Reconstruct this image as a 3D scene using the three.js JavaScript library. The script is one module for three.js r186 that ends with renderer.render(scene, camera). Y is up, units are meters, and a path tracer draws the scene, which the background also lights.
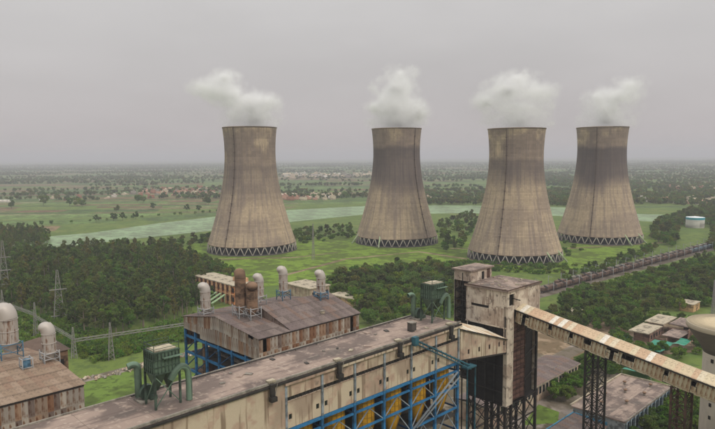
import * as THREE from 'three';
import { mergeGeometries } from 'three/addons/utils/BufferGeometryUtils.js';

// ---------------------------------------------------------------- camera, sky, sun, exposure
const scene = new THREE.Scene();
const camera = new THREE.PerspectiveCamera(38.74, 1024 / 614, 0.5, 60000);
camera.rotation.order = 'YXZ';
camera.position.set(0, 95, 0);
camera.rotation.set(-THREE.MathUtils.degToRad(5.43), 0, -THREE.MathUtils.degToRad(0.4));
scene.add(camera);

function rng(seed) { let a = seed >>> 0; return () => { a = (a + 0x6D2B79F5) | 0; let t = Math.imul(a ^ (a >>> 15), 1 | a); t = (t + Math.imul(t ^ (t >>> 7), 61 | t)) ^ t; return ((t ^ (t >>> 14)) >>> 0) / 4294967296; }; }
const clamp = (x, a = 0, b = 1) => Math.min(b, Math.max(a, x));
const lerp = (a, b, t) => a + (b - a) * t;
const sst = (a, b, x) => { const t = clamp((x - a) / (b - a)); return t * t * (3 - 2 * t); };
const hash3 = (x, y, z, s) => { let h = Math.imul(x, 374761393) ^ Math.imul(y, 668265263) ^ Math.imul(z, 2147483647 - 1013) ^ Math.imul(s, 1274126177); h = Math.imul(h ^ (h >>> 13), 1274126177); h ^= h >>> 16; return (h >>> 0) / 4294967296; };
function noise3(x, y, z, s = 1, wrap = 0, wrapY = wrap) {
  const xi = Math.floor(x), yi = Math.floor(y), zi = Math.floor(z), f = (t) => t * t * (3 - 2 * t), u = f(x - xi), v = f(y - yi), w = f(z - zi);
  const m = (q, w) => (w ? ((q % w) + w) % w : q), H = (a, b, c) => hash3(m(xi + a, wrap), m(yi + b, wrapY), zi + c, s);
  return lerp(lerp(lerp(H(0, 0, 0), H(1, 0, 0), u), lerp(H(0, 1, 0), H(1, 1, 0), u), v), lerp(lerp(H(0, 0, 1), H(1, 0, 1), u), lerp(H(0, 1, 1), H(1, 1, 1), u), v), w);
}
function fbm(x, y, z, s, oct = 4, wrap = 0, wrapY = wrap) { let a = 0.5, t = 0, n = 0, k = 1; for (let o = 0; o < oct; o++) { t += a * noise3(x * k, y * k, z * k, s + o, wrap * k, wrapY * k); n += a; a *= 0.5; k *= 2; } return t / n; }

{ // overcast sky: grey, a little darker and pinker low down, faint cloud mottling
  const W = 1024, H = 512, d = new Float32Array(W * H * 4);
  for (let j = 0; j < H; j++) for (let i = 0; i < W; i++) {
    const e = ((j + 0.5) / H - 0.5) * Math.PI, a = ((i + 0.5) / W) * Math.PI * 2, se = Math.max(Math.sin(e), 0), ce = Math.cos(e);
    const n = fbm(Math.cos(a) * ce * 4 + 9, Math.sin(a) * ce * 4 + 9, Math.sin(e) * 14 + 9, 5, 5) - 0.5;
    const L = 0.53 * (1 + 0.55 * se + 1.5 * se * se) * (1 + 0.2 * n), low = Math.exp(-se * 9);
    const k = (j * W + i) * 4; d[k] = L * lerp(1.0, 1.03, low); d[k + 1] = L * lerp(0.99, 0.925, low); d[k + 2] = L * lerp(0.985, 0.92, low); d[k + 3] = 1;
  }
  const sky = new THREE.DataTexture(d, W, H, THREE.RGBAFormat, THREE.FloatType);
  sky.mapping = THREE.EquirectangularReflectionMapping; sky.magFilter = sky.minFilter = THREE.LinearFilter; sky.needsUpdate = true;
  scene.background = sky; scene.environment = sky;
}
const sun = new THREE.DirectionalLight(0xfff5ea, 1.35);
sun.position.set(620, 760, 330); sun.target.position.set(60, 0, -250);
sun.castShadow = true; sun.shadow.radius = 26; sun.shadow.mapSize.set(4096, 4096);
Object.assign(sun.shadow.camera, { left: -900, right: 900, top: 900, bottom: -900, near: 1, far: 3000 });
scene.add(sun, sun.target);
scene.fog = new THREE.FogExp2(0xd9dadf, 0.000175);
const renderer = new THREE.WebGLRenderer({ antialias: true });
renderer.setSize(1024, 614);
renderer.toneMapping = THREE.LinearToneMapping;
renderer.toneMappingExposure = 0.92;
renderer.shadowMap.enabled = true;

// ---------------------------------------------------------------- helpers
const TH = THREE.MathUtils.degToRad(44.4), cT = Math.cos(TH), sT = Math.sin(TH);
const PW = (X, Z) => [cT * X + sT * Z, -sT * X + cT * Z];                // plant grid -> world x, z
const taken = {};
const numbered = (n) => { const k = taken[n] = (taken[n] ?? -1) + 1; return k ? n + '_' + String(k).padStart(3, '0') : n; };
function dress(o) { o.castShadow = true; o.receiveShadow = true; return o; }
function mesh(name, g, m, parent) { const o = dress(new THREE.Mesh(g, m)); o.name = name; parent?.add(o); return o; }
function tag(o, label, category, group, kind) { o.userData.label = label; o.userData.category = category; if (group) o.userData.group = group; if (kind) o.userData.kind = kind; return o; }
function ground(name, g, m, label) { const o = mesh(numbered(name), g, m, scene); o.userData.kind = 'structure'; if (label) o.userData.label = label; return o; }
function thing(name, label, category, x, z, turn = 0, group, y = 0) { const o = new THREE.Group(); o.name = numbered(name); o.position.set(x, y, z); o.rotation.y = turn; scene.add(o); return tag(o, label, category, group); }
function copy(src, label, group) { const c = src.clone(); c.name = numbered(src.name.replace(/_\d{3}$/, '')); c.userData = { ...src.userData }; if (label) c.userData.label = label; if (group) c.userData.group = group; scene.add(c); return c; }
// a plant thing: its parts are given in plant-grid coordinates
function plant(name, label, category, X, Z, group) { const [x, z] = PW(X, Z), o = thing(name, label, category, x, z, TH, group); o.userData0 = [X, Z]; return o; }
const orgs = new Map(); const org = (t) => { while (t && !t.userData0) t = t.parent; return t.userData0; };
const boxCache = {};
function boxG(w, h, d) {                                                // box with uv in metres, shared by size
  const key = [w, h, d].map((v) => v.toFixed(3)).join(); if (boxCache[key]) return boxCache[key];
  const g = new THREE.BoxGeometry(w, h, d), uv = g.attributes.uv, dims = [[d, h], [d, h], [w, d], [w, d], [w, h], [w, h]];
  for (let f = 0; f < 6; f++) for (let k = 0; k < 4; k++) uv.setXY(f * 4 + k, uv.getX(f * 4 + k) * dims[f][0], uv.getY(f * 4 + k) * dims[f][1]);
  return boxCache[key] = g;
}
function uvShift(g, a, b) { const c = g.clone(), uv = c.attributes.uv; for (let i = 0; i < uv.count; i++) uv.setXY(i, uv.getX(i) + a, uv.getY(i) + b); return c; }
function B(t, name, m, x0, x1, y0, y1, z0, z1, shift) {
  const [X, Z] = org(t), gx = (x0 + x1) / 2 - X, gz = (z0 + z1) / 2 - Z; let g = boxG(Math.abs(x1 - x0), Math.abs(y1 - y0), Math.abs(z1 - z0));
  if (shift) g = uvShift(g, shift[0], shift[1]);
  const o = mesh(name, g, m, t); const own = offs(t); o.position.set(gx - own[0], (y0 + y1) / 2 - own[1], gz - own[2]); return o;
}
function offs(t) { const p = [0, 0, 0]; while (t && !t.userData0) { p[0] += t.position.x; p[1] += t.position.y; p[2] += t.position.z; t = t.parent; } return p; }
const unit = new THREE.BoxGeometry(1, 1, 1), cyl8 = new THREE.CylinderGeometry(1, 1, 1, 10), UP = new THREE.Vector3(0, 1, 0);
function bar(t, name, m, a, b, w, w2 = w, geo = unit) {                 // a straight member between two points (thing-local)
  const p = new THREE.Vector3(...a), q = new THREE.Vector3(...b), d = q.clone().sub(p), o = mesh(name, geo, m, t);
  o.position.copy(p).add(q).multiplyScalar(0.5); o.scale.set(w, d.length(), w2); o.quaternion.setFromUnitVectors(UP, d.normalize()); return o;
}
function pbar(t, name, m, a, b, w, w2, geo) { const [X, Z] = org(t); return bar(t, name, m, [a[0] - X, a[1], a[2] - Z], [b[0] - X, b[1], b[2] - Z], w, w2, geo); }
const lv = (X, Z, x, y, z) => new THREE.Vector3(x - X, y, z - Z);
function quadG(p, uvs) { // one flat quad a b c d
  const g = new THREE.BufferGeometry(); g.setAttribute('position', new THREE.Float32BufferAttribute(p.flat(), 3)); g.setAttribute('uv', new THREE.Float32BufferAttribute((uvs ?? [[0, 0], [1, 0], [1, 1], [0, 1]]).flat(), 2)); g.setIndex([0, 1, 2, 0, 2, 3]); g.computeVertexNormals(); return g;
}

// ---------------------------------------------------------------- textures and materials
function tex(n, fn, metres = 1, srgb = true) {
  const d = new Uint8Array(n * n * 4);
  for (let j = 0; j < n; j++) for (let i = 0; i < n; i++) { const c = fn(i / n, j / n), k = (j * n + i) * 4; d[k] = clamp(c[0], 0, 255); d[k + 1] = clamp(c[1], 0, 255); d[k + 2] = clamp(c[2], 0, 255); d[k + 3] = 255; }
  const t = new THREE.DataTexture(d, n, n, THREE.RGBAFormat); t.wrapS = t.wrapT = THREE.RepeatWrapping; t.magFilter = THREE.LinearFilter; t.minFilter = THREE.LinearMipmapLinearFilter; t.generateMipmaps = true; t.anisotropy = 8;
  if (srgb) t.colorSpace = THREE.SRGBColorSpace; t.repeat.set(1 / metres, 1 / metres); t.needsUpdate = true; return t;
}
const mixc = (a, b, t) => [lerp(a[0], b[0], t), lerp(a[1], b[1], t), lerp(a[2], b[2], t)];
// weathered flat concrete roof: blotches of soot, pale worn patches, fine grit
const roofTex = tex(1024, (u, v) => {
  const a = fbm(u * 7, v * 7, 0, 11, 5, 7), b = fbm(u * 22, v * 22, 0, 21, 4, 22), f = hash3(u * 1024 | 0, v * 1024 | 0, 0, 3), c = fbm(u * 4, v * 4, 2, 31, 3, 4);
  const st = fbm(u * 5, v * 60, 0, 35, 3, 5, 60); let k = mixc([156, 137, 124], [112, 98, 90], sst(0.4, 0.66, a)); k = mixc(k, [98, 84, 78], sst(0.52, 0.72, st) * 0.5); k = mixc(k, [186, 170, 154], sst(0.66, 0.8, fbm(u * 50, v * 50, 3, 37, 2, 50)) * 0.5); k = mixc(k, [172, 153, 137], sst(0.58, 0.75, b) * 0.6); k = mixc(k, [92, 84, 78], sst(0.6, 0.72, c) * 0.65 * sst(0.35, 0.6, b));
  return k.map((q) => q * (0.94 + 0.12 * f));
}, 40);
// cream render: rain streaks, pinkish and grey patches
const wallTex = tex(1024, (u, v) => {
  const a = fbm(u * 6, v * 6, 0, 41, 5, 6), s = fbm(u * 70, v * 5, 0, 51, 3, 70, 5), p = fbm(u * 14, v * 14, 1, 61, 4, 14), f = hash3(u * 1024 | 0, v * 1024 | 0, 0, 4);
  let k = mixc([194, 178, 154], [162, 143, 124], sst(0.4, 0.66, a)); k = mixc(k, [118, 98, 80], sst(0.54, 0.76, s) * 0.75); k = mixc(k, [172, 142, 124], sst(0.5, 0.68, p) * 0.65); k = mixc(k, [100, 90, 80], sst(0.68, 0.8, p) * 0.5);
  return k.map((q) => q * (0.95 + 0.1 * f));
}, 36);
const paleTex = tex(1024, (u, v) => {                                   // pale render of the transfer house, with runs of dirt
  const a = fbm(u * 8, v * 8, 0, 71, 5, 8), s = fbm(u * 60, v * 6, 0, 81, 3, 60, 6), p = fbm(u * 18, v * 18, 1, 91, 4, 18), f = hash3(u * 1024 | 0, v * 1024 | 0, 0, 5);
  let k = mixc([208, 194, 176], [172, 154, 138], sst(0.42, 0.64, a)); k = mixc(k, [120, 98, 84], sst(0.6, 0.8, s) * 0.7); k = mixc(k, [96, 84, 76], sst(0.62, 0.76, p) * 0.55);
  return k.map((q) => q * (0.94 + 0.12 * f));
}, 20);
const grime = tex(512, (u, v) => { const a = fbm(u * 6, v * 6, 0, 101, 5, 6), f = hash3(u * 512 | 0, v * 512 | 0, 0, 6), b = fbm(u * 24, v * 24, 0, 111, 3, 24); const k = 255 * (1 - 0.34 * sst(0.45, 0.75, a) - 0.1 * sst(0.5, 0.75, b)) * (0.92 + 0.08 * f); return [k, k * 0.985, k * 0.96]; }, 9);
const streak = tex(512, (u, v) => { // rust runs on sheet metal
  const s = fbm(u * 26, v * 3, 0, 121, 4, 26, 3), a = fbm(u * 5, v * 5, 0, 131, 4, 5), f = hash3(u * 512 | 0, v * 512 | 0, 0, 7); let k = mixc([250, 248, 244], [150, 104, 74], sst(0.5, 0.74, s) * sst(0.3, 0.6, a)); k = mixc(k, [120, 112, 108], sst(0.6, 0.78, a) * 0.5); return k.map((q) => q * (0.93 + 0.07 * f));
}, 7);
const turf = tex(1024, (u, v) => { const a = fbm(u * 9, v * 9, 0, 141, 6, 9), b = fbm(u * 40, v * 40, 0, 151, 4, 40), c = fbm(u * 5, v * 5, 3, 161, 4, 5), f = hash3(u * 1024 | 0, v * 1024 | 0, 0, 8); let k = mixc([98, 116, 46], [84, 106, 38], sst(0.35, 0.65, a)); k = mixc(k, [124, 122, 68], sst(0.58, 0.74, c) * 0.4); k = mixc(k, [66, 84, 34], sst(0.5, 0.75, b) * 0.6); return k.map((q) => q * (0.86 + 0.28 * f)); }, 160);
const earth = tex(512, (u, v) => { const a = fbm(u * 8, v * 8, 0, 171, 5, 8), b = fbm(u * 30, v * 30, 0, 181, 3, 30), f = hash3(u * 512 | 0, v * 512 | 0, 0, 9); let k = mixc([255, 255, 255], [190, 186, 170], sst(0.4, 0.65, a)); k = mixc(k, [150, 150, 120], sst(0.55, 0.75, b) * 0.6); return k.map((q) => q * (0.88 + 0.12 * f)); }, 60);
const col = (hex) => new THREE.Color(hex);
const M = (color, o = {}) => new THREE.MeshStandardMaterial({ color: col(color), roughness: 0.9, metalness: 0, ...o });
const mRoof = M(0xffffff, { map: roofTex, bumpMap: roofTex, bumpScale: 0.05 });
const mWall = M(0xffffff, { map: wallTex }), mPale = M(0xffffff, { map: paleTex, bumpMap: paleTex, bumpScale: 0.05 });
const mGrey = M(0x9a958c, { map: grime }), mDarkGrey = M(0x55524e, { map: grime }), mCoalShade = M(0x242120, { map: grime }), mBlack = M(0x111111);  // near-black coal colour, also paints shade inside voids and openings
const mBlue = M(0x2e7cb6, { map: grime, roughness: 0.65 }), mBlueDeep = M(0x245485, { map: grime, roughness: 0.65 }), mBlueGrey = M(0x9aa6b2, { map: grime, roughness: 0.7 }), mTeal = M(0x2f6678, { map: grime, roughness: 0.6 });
const mYellow = M(0xd8a41a, { map: grime, roughness: 0.7 }), mYellowRib = M(0x9c7818, { roughness: 0.8 });
const mGreen = M(0x5d7464, { map: grime, roughness: 0.7 }), mGreenDark = M(0x4a5f52, { map: grime, roughness: 0.7 }), mGreenPale = M(0x6f8a78, { map: grime, roughness: 0.7 }), mTray = M(0xc3b9a4, { map: grime });
const mSteelDark = M(0x35312f, { map: grime, roughness: 0.7 }), mRustSteel = M(0x5a4238, { map: grime });
const mGalv = M(0xb9b1a8, { roughness: 0.5, metalness: 0.2 }), mGalvBody = M(0xb4aca4, { map: streak, roughness: 0.6 }), mRustPipe = M(0x8e735e, { map: grime, roughness: 0.85 });
const mGlass = new THREE.MeshStandardMaterial({ color: col(0x1c2124), roughness: 0.25 });
const mSheetGrey = [0xb4aca2, 0xa49c92, 0xc0b8ac, 0x9c8a7a, 0xa88c74, 0x8e6a50, 0x7e7068].map((c) => M(c, { map: streak, roughness: 0.8 }));
const mRoofSheet = [0x7a6d6a, 0x736664, 0x81746f, 0x6c605c, 0x7c685f].map((c) => M(c, { map: grime, roughness: 0.85 }));
const mRoofSheetTan = [0x96826f, 0x9c8876, 0x8c7866, 0x927a68, 0xa08c7a].map((c) => M(c, { map: grime, roughness: 0.85 }));
const mConvRoof = [0xd9ccb0, 0xd3c4a6, 0xddd2ba, 0xd4bda0, 0xccb094, 0xeae6dc].map((c) => M(c, { map: grime, roughness: 0.85 }));
const brickM = [0x7a5850, 0x6e4e48, 0x846258].map((c) => M(c, { map: grime }));
const mWagon = M(0x7d675c, { map: grime }), mWagonBlue = M(0x6f8796, { map: grime }), mPylon = M(0x8d8a84), M0Blue = M(0xa8bcc8, { map: grime }), mBlueBright = M(0x4a90b4, { map: grime }), mFin = M(0x9dbb90, { map: grime }), mStandW = M(0xb8bcc0, { map: grime }), mStandB = M(0x5b87a6, { map: grime });
const mNet = new THREE.MeshPhysicalMaterial({ color: col(0x1f8f72), roughness: 1, transmission: 0.25, thickness: 0, side: THREE.DoubleSide });
const mConvWall = [0xc4b8a0, 0xbcae94, 0xcbc1aa, 0xb8a68c].map((c) => M(c, { map: streak, roughness: 0.85 }));

// corrugated sheet: width w across x, length h along y, thickness towards z; shared by size
const corrCache = {};
function corrG(w, h, waves = 4, amp = 0.045) {
  const key = [w, h, waves].map((v) => v.toFixed(3)).join(); if (corrCache[key]) return corrCache[key];
  const n = waves * 2, p = [], uv = [], idx = [];
  for (let i = 0; i <= n; i++) { const x = (i / n - 0.5) * w, z = (i % 2 ? amp : 0); p.push(x, -h / 2, z, x, h / 2, z); uv.push(x + w, 0, x + w, h); if (i < n) { const k = i * 2; idx.push(k, k + 2, k + 1, k + 1, k + 2, k + 3); } }
  const g = new THREE.BufferGeometry(); g.setAttribute('position', new THREE.Float32BufferAttribute(p, 3)); g.setAttribute('uv', new THREE.Float32BufferAttribute(uv, 2)); g.setIndex(idx); const f = g.toNonIndexed(); f.computeVertexNormals();
  return corrCache[key] = f;
}
const basis = (o, ex, ey, ez) => o.quaternion.setFromRotationMatrix(new THREE.Matrix4().makeBasis(ex, ey, ez));
// rows of sheets on the plane through a (corner), ex along, ey up the sheet, over lengths lu, lv
function sheeting(t, name, mats, a, ex, ey, lu, lv_, su, nv, rnd, skip) {
  const ez = ex.clone().cross(ey).normalize(), n = Math.round(lu / su), w = lu / n, h = lv_ / nv;
  for (let i = 0; i < n; i++) for (let j = 0; j < nv; j++) {
    if (skip && skip((i + 0.5) * w, (j + 0.5) * h)) continue;
    const o = mesh(name, corrG(w * 1.03, h * 1.02), mats[Math.min(mats.length - 1, Math.floor(rnd() * mats.length))], t);
    o.position.copy(a).addScaledVector(ex, (i + 0.5) * w).addScaledVector(ey, (j + 0.5) * h).addScaledVector(ez, 0.02 + 0.03 * (j % 2) + 0.02 * rnd());
    basis(o, ex, ey, ez); if (rnd() < 0.3) o.rotateZ((rnd() - 0.5) * 0.012);
  }
}
const V = (x, y, z) => new THREE.Vector3(x, y, z);

// ---------------------------------------------------------------- ground, water, fields, roads
function polyG(pts, y) { // flat polygon of [x, z] points, uv in metres
  const s = new THREE.Shape(pts.map(([x, z]) => new THREE.Vector2(x, -z))), g = new THREE.ShapeGeometry(s); g.rotateX(-Math.PI / 2); g.translate(0, y, 0);
  const p = g.attributes.position, uv = g.attributes.uv; for (let i = 0; i < p.count; i++) uv.setXY(i, p.getX(i), p.getZ(i)); return g;
}
const plantPoly = (pts) => pts.map(([X, Z]) => PW(X, Z));
const mTurf = M(0xffffff, { map: turf, roughness: 1 });
{ // one sheet to the horizon, finer near the plant
  const g = new THREE.PlaneGeometry(44000, 30000, 40, 40); g.rotateX(-Math.PI / 2); g.translate(0, 0, -11000);
  const p = g.attributes.position, uv = g.attributes.uv; for (let i = 0; i < p.count; i++) uv.setXY(i, p.getX(i), p.getZ(i));
  ground('ground', g, mTurf, 'green plain reaching to the hazy horizon');
}
const riverUp = [[-600, -560], [-440, -650], [-387, -738], [-342, -775], [-289, -889], [-218, -998], [-122, -1094], [14, -1171], [180, -1185], [372, -1117], [453, -974], [620, -900], [900, -880]];
const riverLo = [[900, -790], [600, -800], [430, -850], [317, -951], [180, -1010], [12, -998], [-99, -890], [-186, -792], [-250, -731], [-298, -674], [-334, -646], [-400, -590], [-560, -500]];
const mWater = M(0x8fae78, { map: earth, roughness: 0.42 });
ground('river', polyG([...riverUp, ...riverLo], 0.05), mWater, 'pale green slow river crossing behind the cooling towers');
const inPoly = (x, z, P) => { let c = false; for (let i = 0, j = P.length - 1; i < P.length; j = i++) { const [xi, zi] = P[i], [xj, zj] = P[j]; if ((zi > z) !== (zj > z) && x < ((xj - xi) * (z - zi)) / (zj - zi) + xi) c = !c; } return c; };
const riverPoly = [...riverUp, ...riverLo];
const fieldCols = [0x5f7a3a, 0x6c8a42, 0x52702f, 0x78944c, 0x807a50, 0x8e7a58, 0x84684c, 0x64803c, 0x567436, 0x8a9060].map((c) => M(c, { map: earth, roughness: 1 }));
const fieldRnd = rng(77);
{ // patchwork of farm plots beyond the river
  let z = -1010, row = 0;
  while (z > -5200) {
    const dz = lerp(46, 150, sst(-1000, -4500, z)) * lerp(0.6, 1.4, fieldRnd()), half = -z * 0.72 + 200; let x = -half - fieldRnd() * 100;
    while (x < half) {
      const dx = lerp(90, 330, fieldRnd()) * (1 + (-z - 1000) / 4000), sk = (fieldRnd() - 0.5) * 26, g0 = 3 + fieldRnd() * 4;
      const P = [[x + g0, z + sk * 0.3], [x + dx - g0, z - sk * 0.3], [x + dx - g0 + sk, z - dz + g0], [x + g0 + sk, z - dz + g0 + sk * 0.3]];
      const cx = x + dx / 2, cz = z - dz / 2, side = Math.abs(cx / cz);
      if (fieldRnd() < 0.86 && !P.some(([a, b]) => inPoly(a, b, riverPoly)) && !inPoly(cx, cz, riverPoly) && (cz < -1230 || cx < -230 || cx > 470) && side < 0.75 && !(cx > 300 && cz > -1700 && fieldRnd() < 0.6))
        ground('field', polyG(P, 0.03), fieldCols[Math.floor(fieldRnd() * fieldCols.length)]);
      x += dx;
    }
    z -= dz; row++;
  }
}
// left bank strips between the wood and the river bend, nearer plots
for (const [P, c] of [[[[-760, -700], [-400, -800], [-420, -860], [-780, -760]], 5], [[[-800, -790], [-430, -880], [-360, -900], [-380, -960], [-830, -870]], 1], [[[-850, -900], [-390, -985], [-300, -1010], [-320, -1060], [-880, -980]], 3], [[[-300, -905], [-225, -1010], [-250, -1060], [-350, -960]], 0]]) ground('field', polyG(P, 0.032), fieldCols[c]);
const mDirt = M(0xa08a70, { map: earth, roughness: 1 }), mRoad = M(0x9c9086, { map: earth, roughness: 0.95 }), mLawn = M(0x779428, { map: earth, roughness: 1 }), mYard = M(0x8d8272, { map: earth, roughness: 1 });
ground('lawn', polyG([[-190, -600], [-180, -690], [-60, -690], [0, -760], [105, -760], [130, -640], [108, -520], [30, -545], [-20, -470], [-70, -440], [-120, -470], [-150, -540]], 0.02), mLawn, 'bright green lawn round the two left cooling towers');
ground('lawn', polyG([[110, -500], [160, -480], [320, -640], [360, -740], [240, -760], [110, -640]], 0.021), mLawn);
const mLawnNear = M(0x6a8430, { map: earth, roughness: 1 });
ground('lawn', polyG(plantPoly([[20, -120], [20, -215], [80, -262], [150, -262], [150, -215], [130, -180], [130, -120]]), 0.024), mLawnNear, 'lawn between the two corrugated boiler houses');
ground('lawn', polyG(plantPoly([[186, -108], [207, -113], [206, -104], [197, -100]]), 0.06), mLawnNear);
// roads and yards inside the plant
ground('yard', polyG(plantPoly([[-60, -40], [-60, -200], [90, -200], [150, -190], [262, -176], [262, -40]]), 0.012), mYard, 'dusty concrete yard under the plant');
ground('road', polyG(plantPoly([[180, -113], [214, -113], [214, -107], [180, -100]]), 0.05), mRoad);
ground('road', polyG(plantPoly([[212, -137], [252, -137], [300, -139], [300, -131], [252, -129], [212, -129]]), 0.045), mRoad, 'concrete road running past the low long building');
ground('road', polyG(plantPoly([[206, -100], [214, -101], [214, -137], [206, -137]]), 0.048), mRoad);
ground('road', polyG(plantPoly([[60, -262], [200, -262], [200, -268], [60, -268]]), 0.03), mRoad);
ground('bare_earth', polyG(plantPoly([[262, -160], [320, -168], [352, -150], [330, -128], [262, -118]]), 0.02), mDirt, 'patchy bare brown earth beside the road');
ground('bare_earth', polyG([[210, -446], [242, -472], [298, -523], [347, -564], [327, -532], [261, -471], [211, -425]], 0.027), mDirt);
for (const P of [[[-60, -480], [-10, -560], [60, -600], [130, -520], [134, -523], [62, -605], [-13, -564], [-64, -482]], [[-160, -560], [-60, -570], [-20, -600], [-18, -604], [-60, -575], [-160, -565]], [[95, -620], [200, -610], [330, -650], [331, -655], [200, -615], [95, -625]]]) ground('dirt_track', polyG(P, 0.034), mDirt);
ground('bare_earth', polyG([[170, -300], [215, -330], [300, -395], [340, -380], [250, -290], [190, -270]], 0.019), mDirt);
ground('bare_earth', polyG(plantPoly([[300, -128], [330, -130], [372, -118], [366, -92], [318, -90], [296, -104]]), 0.026), mDirt);
ground('bare_earth', polyG([[330, -470], [390, -520], [470, -560], [420, -470]], 0.02), mDirt);
ground('railway_bed', polyG(plantPoly([[360, -201], [360, -223], [900, -187], [900, -165]]), 0.07), M(0x7d7267, { map: earth, roughness: 1 }), 'ballast bed of the railway');

// ---------------------------------------------------------------- trees
function leafGeo(n, rnd, shape, size, tints) {
  const pos = [], colr = [], idx = [], nor = []; const q = new THREE.Quaternion(), e = new THREE.Euler(), a = V(0, 0, 0);
  const clumps = shape(rnd);
  for (let i = 0; i < n; i++) {
    const c = clumps[Math.floor(rnd() * clumps.length)], th = rnd() * 6.283, ph = Math.acos(2 * rnd() - 1), r = c[3] * Math.pow(rnd(), 0.45);
    const o = [c[0] + r * Math.sin(ph) * Math.cos(th), c[1] + r * 0.75 * Math.cos(ph), c[2] + r * Math.sin(ph) * Math.sin(th)];
    e.set(rnd() * 6.28, rnd() * 6.28, rnd() * 6.28); q.setFromEuler(e); const s = size * lerp(0.6, 1.35, rnd()), t = tints[Math.floor(rnd() * tints.length)], b = pos.length / 3;
    const up = V(o[0] - c[0], (o[1] - c[1]) + c[3] * 0.4, o[2] - c[2]).normalize();
    for (const [x, y] of [[-0.5, -0.35], [0.5, -0.5], [0.4, 0.5], [-0.45, 0.4]]) { a.set(x * s, y * s, 0).applyQuaternion(q); pos.push(o[0] + a.x, o[1] + a.y, o[2] + a.z); colr.push(...t); nor.push(up.x, up.y, up.z); }
    idx.push(b, b + 1, b + 2, b, b + 2, b + 3);
  }
  const g = new THREE.BufferGeometry(); g.setAttribute('position', new THREE.Float32BufferAttribute(pos, 3)); g.setAttribute('color', new THREE.Float32BufferAttribute(colr, 3)); g.setIndex(idx); g.computeVertexNormals(); return g;
}
const tallShape = (h, r, k) => (rnd) => Array.from({ length: k }, (_, i) => { const y = h * lerp(0.32, 0.97, (i + rnd() * 0.6) / k), w = r * Math.sin(Math.PI * clamp((y / h - 0.18) / 0.9)) * lerp(0.35, 0.9, rnd()), a = rnd() * 6.28; return [Math.cos(a) * w, y, Math.sin(a) * w, r * lerp(0.18, 0.4, rnd())]; });
const roundShape = (h, r, k) => (rnd) => Array.from({ length: k }, () => { const a = rnd() * 6.28, y = lerp(0.34, 0.92, rnd()), w = r * Math.sqrt(clamp(1 - ((y - 0.55) / 0.48) ** 2)) * lerp(0.25, 0.85, rnd()); return [Math.cos(a) * w, h * y, Math.sin(a) * w, r * lerp(0.17, 0.36, rnd())]; });
const bushShape = (h, r, k) => (rnd) => Array.from({ length: k }, () => { const a = rnd() * 6.28, w = r * Math.sqrt(rnd()) * 0.8; return [Math.cos(a) * w, h * lerp(0.2, 0.75, rnd()) * (1 - 0.4 * (w / r) ** 2), Math.sin(a) * w, r * lerp(0.22, 0.38, rnd())]; });
function trunkGeo(h, r, rnd, limbs = 4) {
  const parts = []; const seg = (a, b, r0, r1) => { const d = b.clone().sub(a), g = new THREE.CylinderGeometry(r1, r0, d.length(), 6, 1); g.applyQuaternion(new THREE.Quaternion().setFromUnitVectors(UP, d.clone().normalize())); g.translate(...a.clone().add(b).multiplyScalar(0.5).toArray()); parts.push(g); };
  const mid = V((rnd() - 0.5) * 0.5, h * 0.5, (rnd() - 0.5) * 0.5), top = V((rnd() - 0.5) * 0.9, h * 0.86, (rnd() - 0.5) * 0.9); seg(V(0, -0.2, 0), mid, r, r * 0.7); seg(mid, top, r * 0.7, r * 0.25);
  for (let i = 0; i < limbs; i++) { const t = lerp(0.35, 0.9, i / limbs), a = rnd() * 6.28, p = t < 0.58 ? V(0, 0, 0).lerp(mid, t / 0.58) : mid.clone().lerp(top, (t - 0.58) / 0.42); seg(p, V(p.x + Math.cos(a) * h * 0.2, p.y + h * 0.14, p.z + Math.sin(a) * h * 0.2), r * 0.4, r * 0.12); }
  return mergeGeometries(parts);
}
const tintSet = (r, g, b, n, s) => { const rr = rng(s); return Array.from({ length: n }, () => { const k = lerp(0.62, 1.35, rr()), w = (rr() - 0.5) * 0.35; return [r * k * (1 + w), g * k, b * k * (1 - w * 0.6)]; }); };
const mLeaf = new THREE.MeshPhysicalMaterial({ color: 0xffffff, vertexColors: true, roughness: 1, transmission: 0.45, thickness: 0, side: THREE.DoubleSide, specularIntensity: 0.2 });
const LEAFK = [[1, 1, 1], [0.78, 0.84, 0.8], [0.6, 0.66, 0.66], [1, 0.9, 0.75], [0.68, 0.84, 0.6], [0.86, 0.8, 0.78]], leafMats = LEAFK.map((c) => { const m = mLeaf.clone(); m.color.setRGB(...c); return m; });
const mBark = M(0x7d7264, { roughness: 1 });
const dark = tintSet(0.14, 0.195, 0.05, 10, 1), mid = tintSet(0.15, 0.225, 0.05, 10, 2), bright = tintSet(0.19, 0.28, 0.04, 10, 3), olive = tintSet(0.185, 0.21, 0.065, 10, 4), vivid = tintSet(0.15, 0.265, 0.04, 10, 5);
const variant = (kind, h, r, n, size, tints, seed, k) => { const rnd = rng(seed); return { h, crown: leafGeo(n, rnd, (kind === 'tall' ? tallShape : kind === 'round' ? roundShape : bushShape)(h, r, k), size, tints), trunk: trunkGeo(h, h * 0.022, rnd, kind === 'bush' ? 3 : 4) }; };
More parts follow.
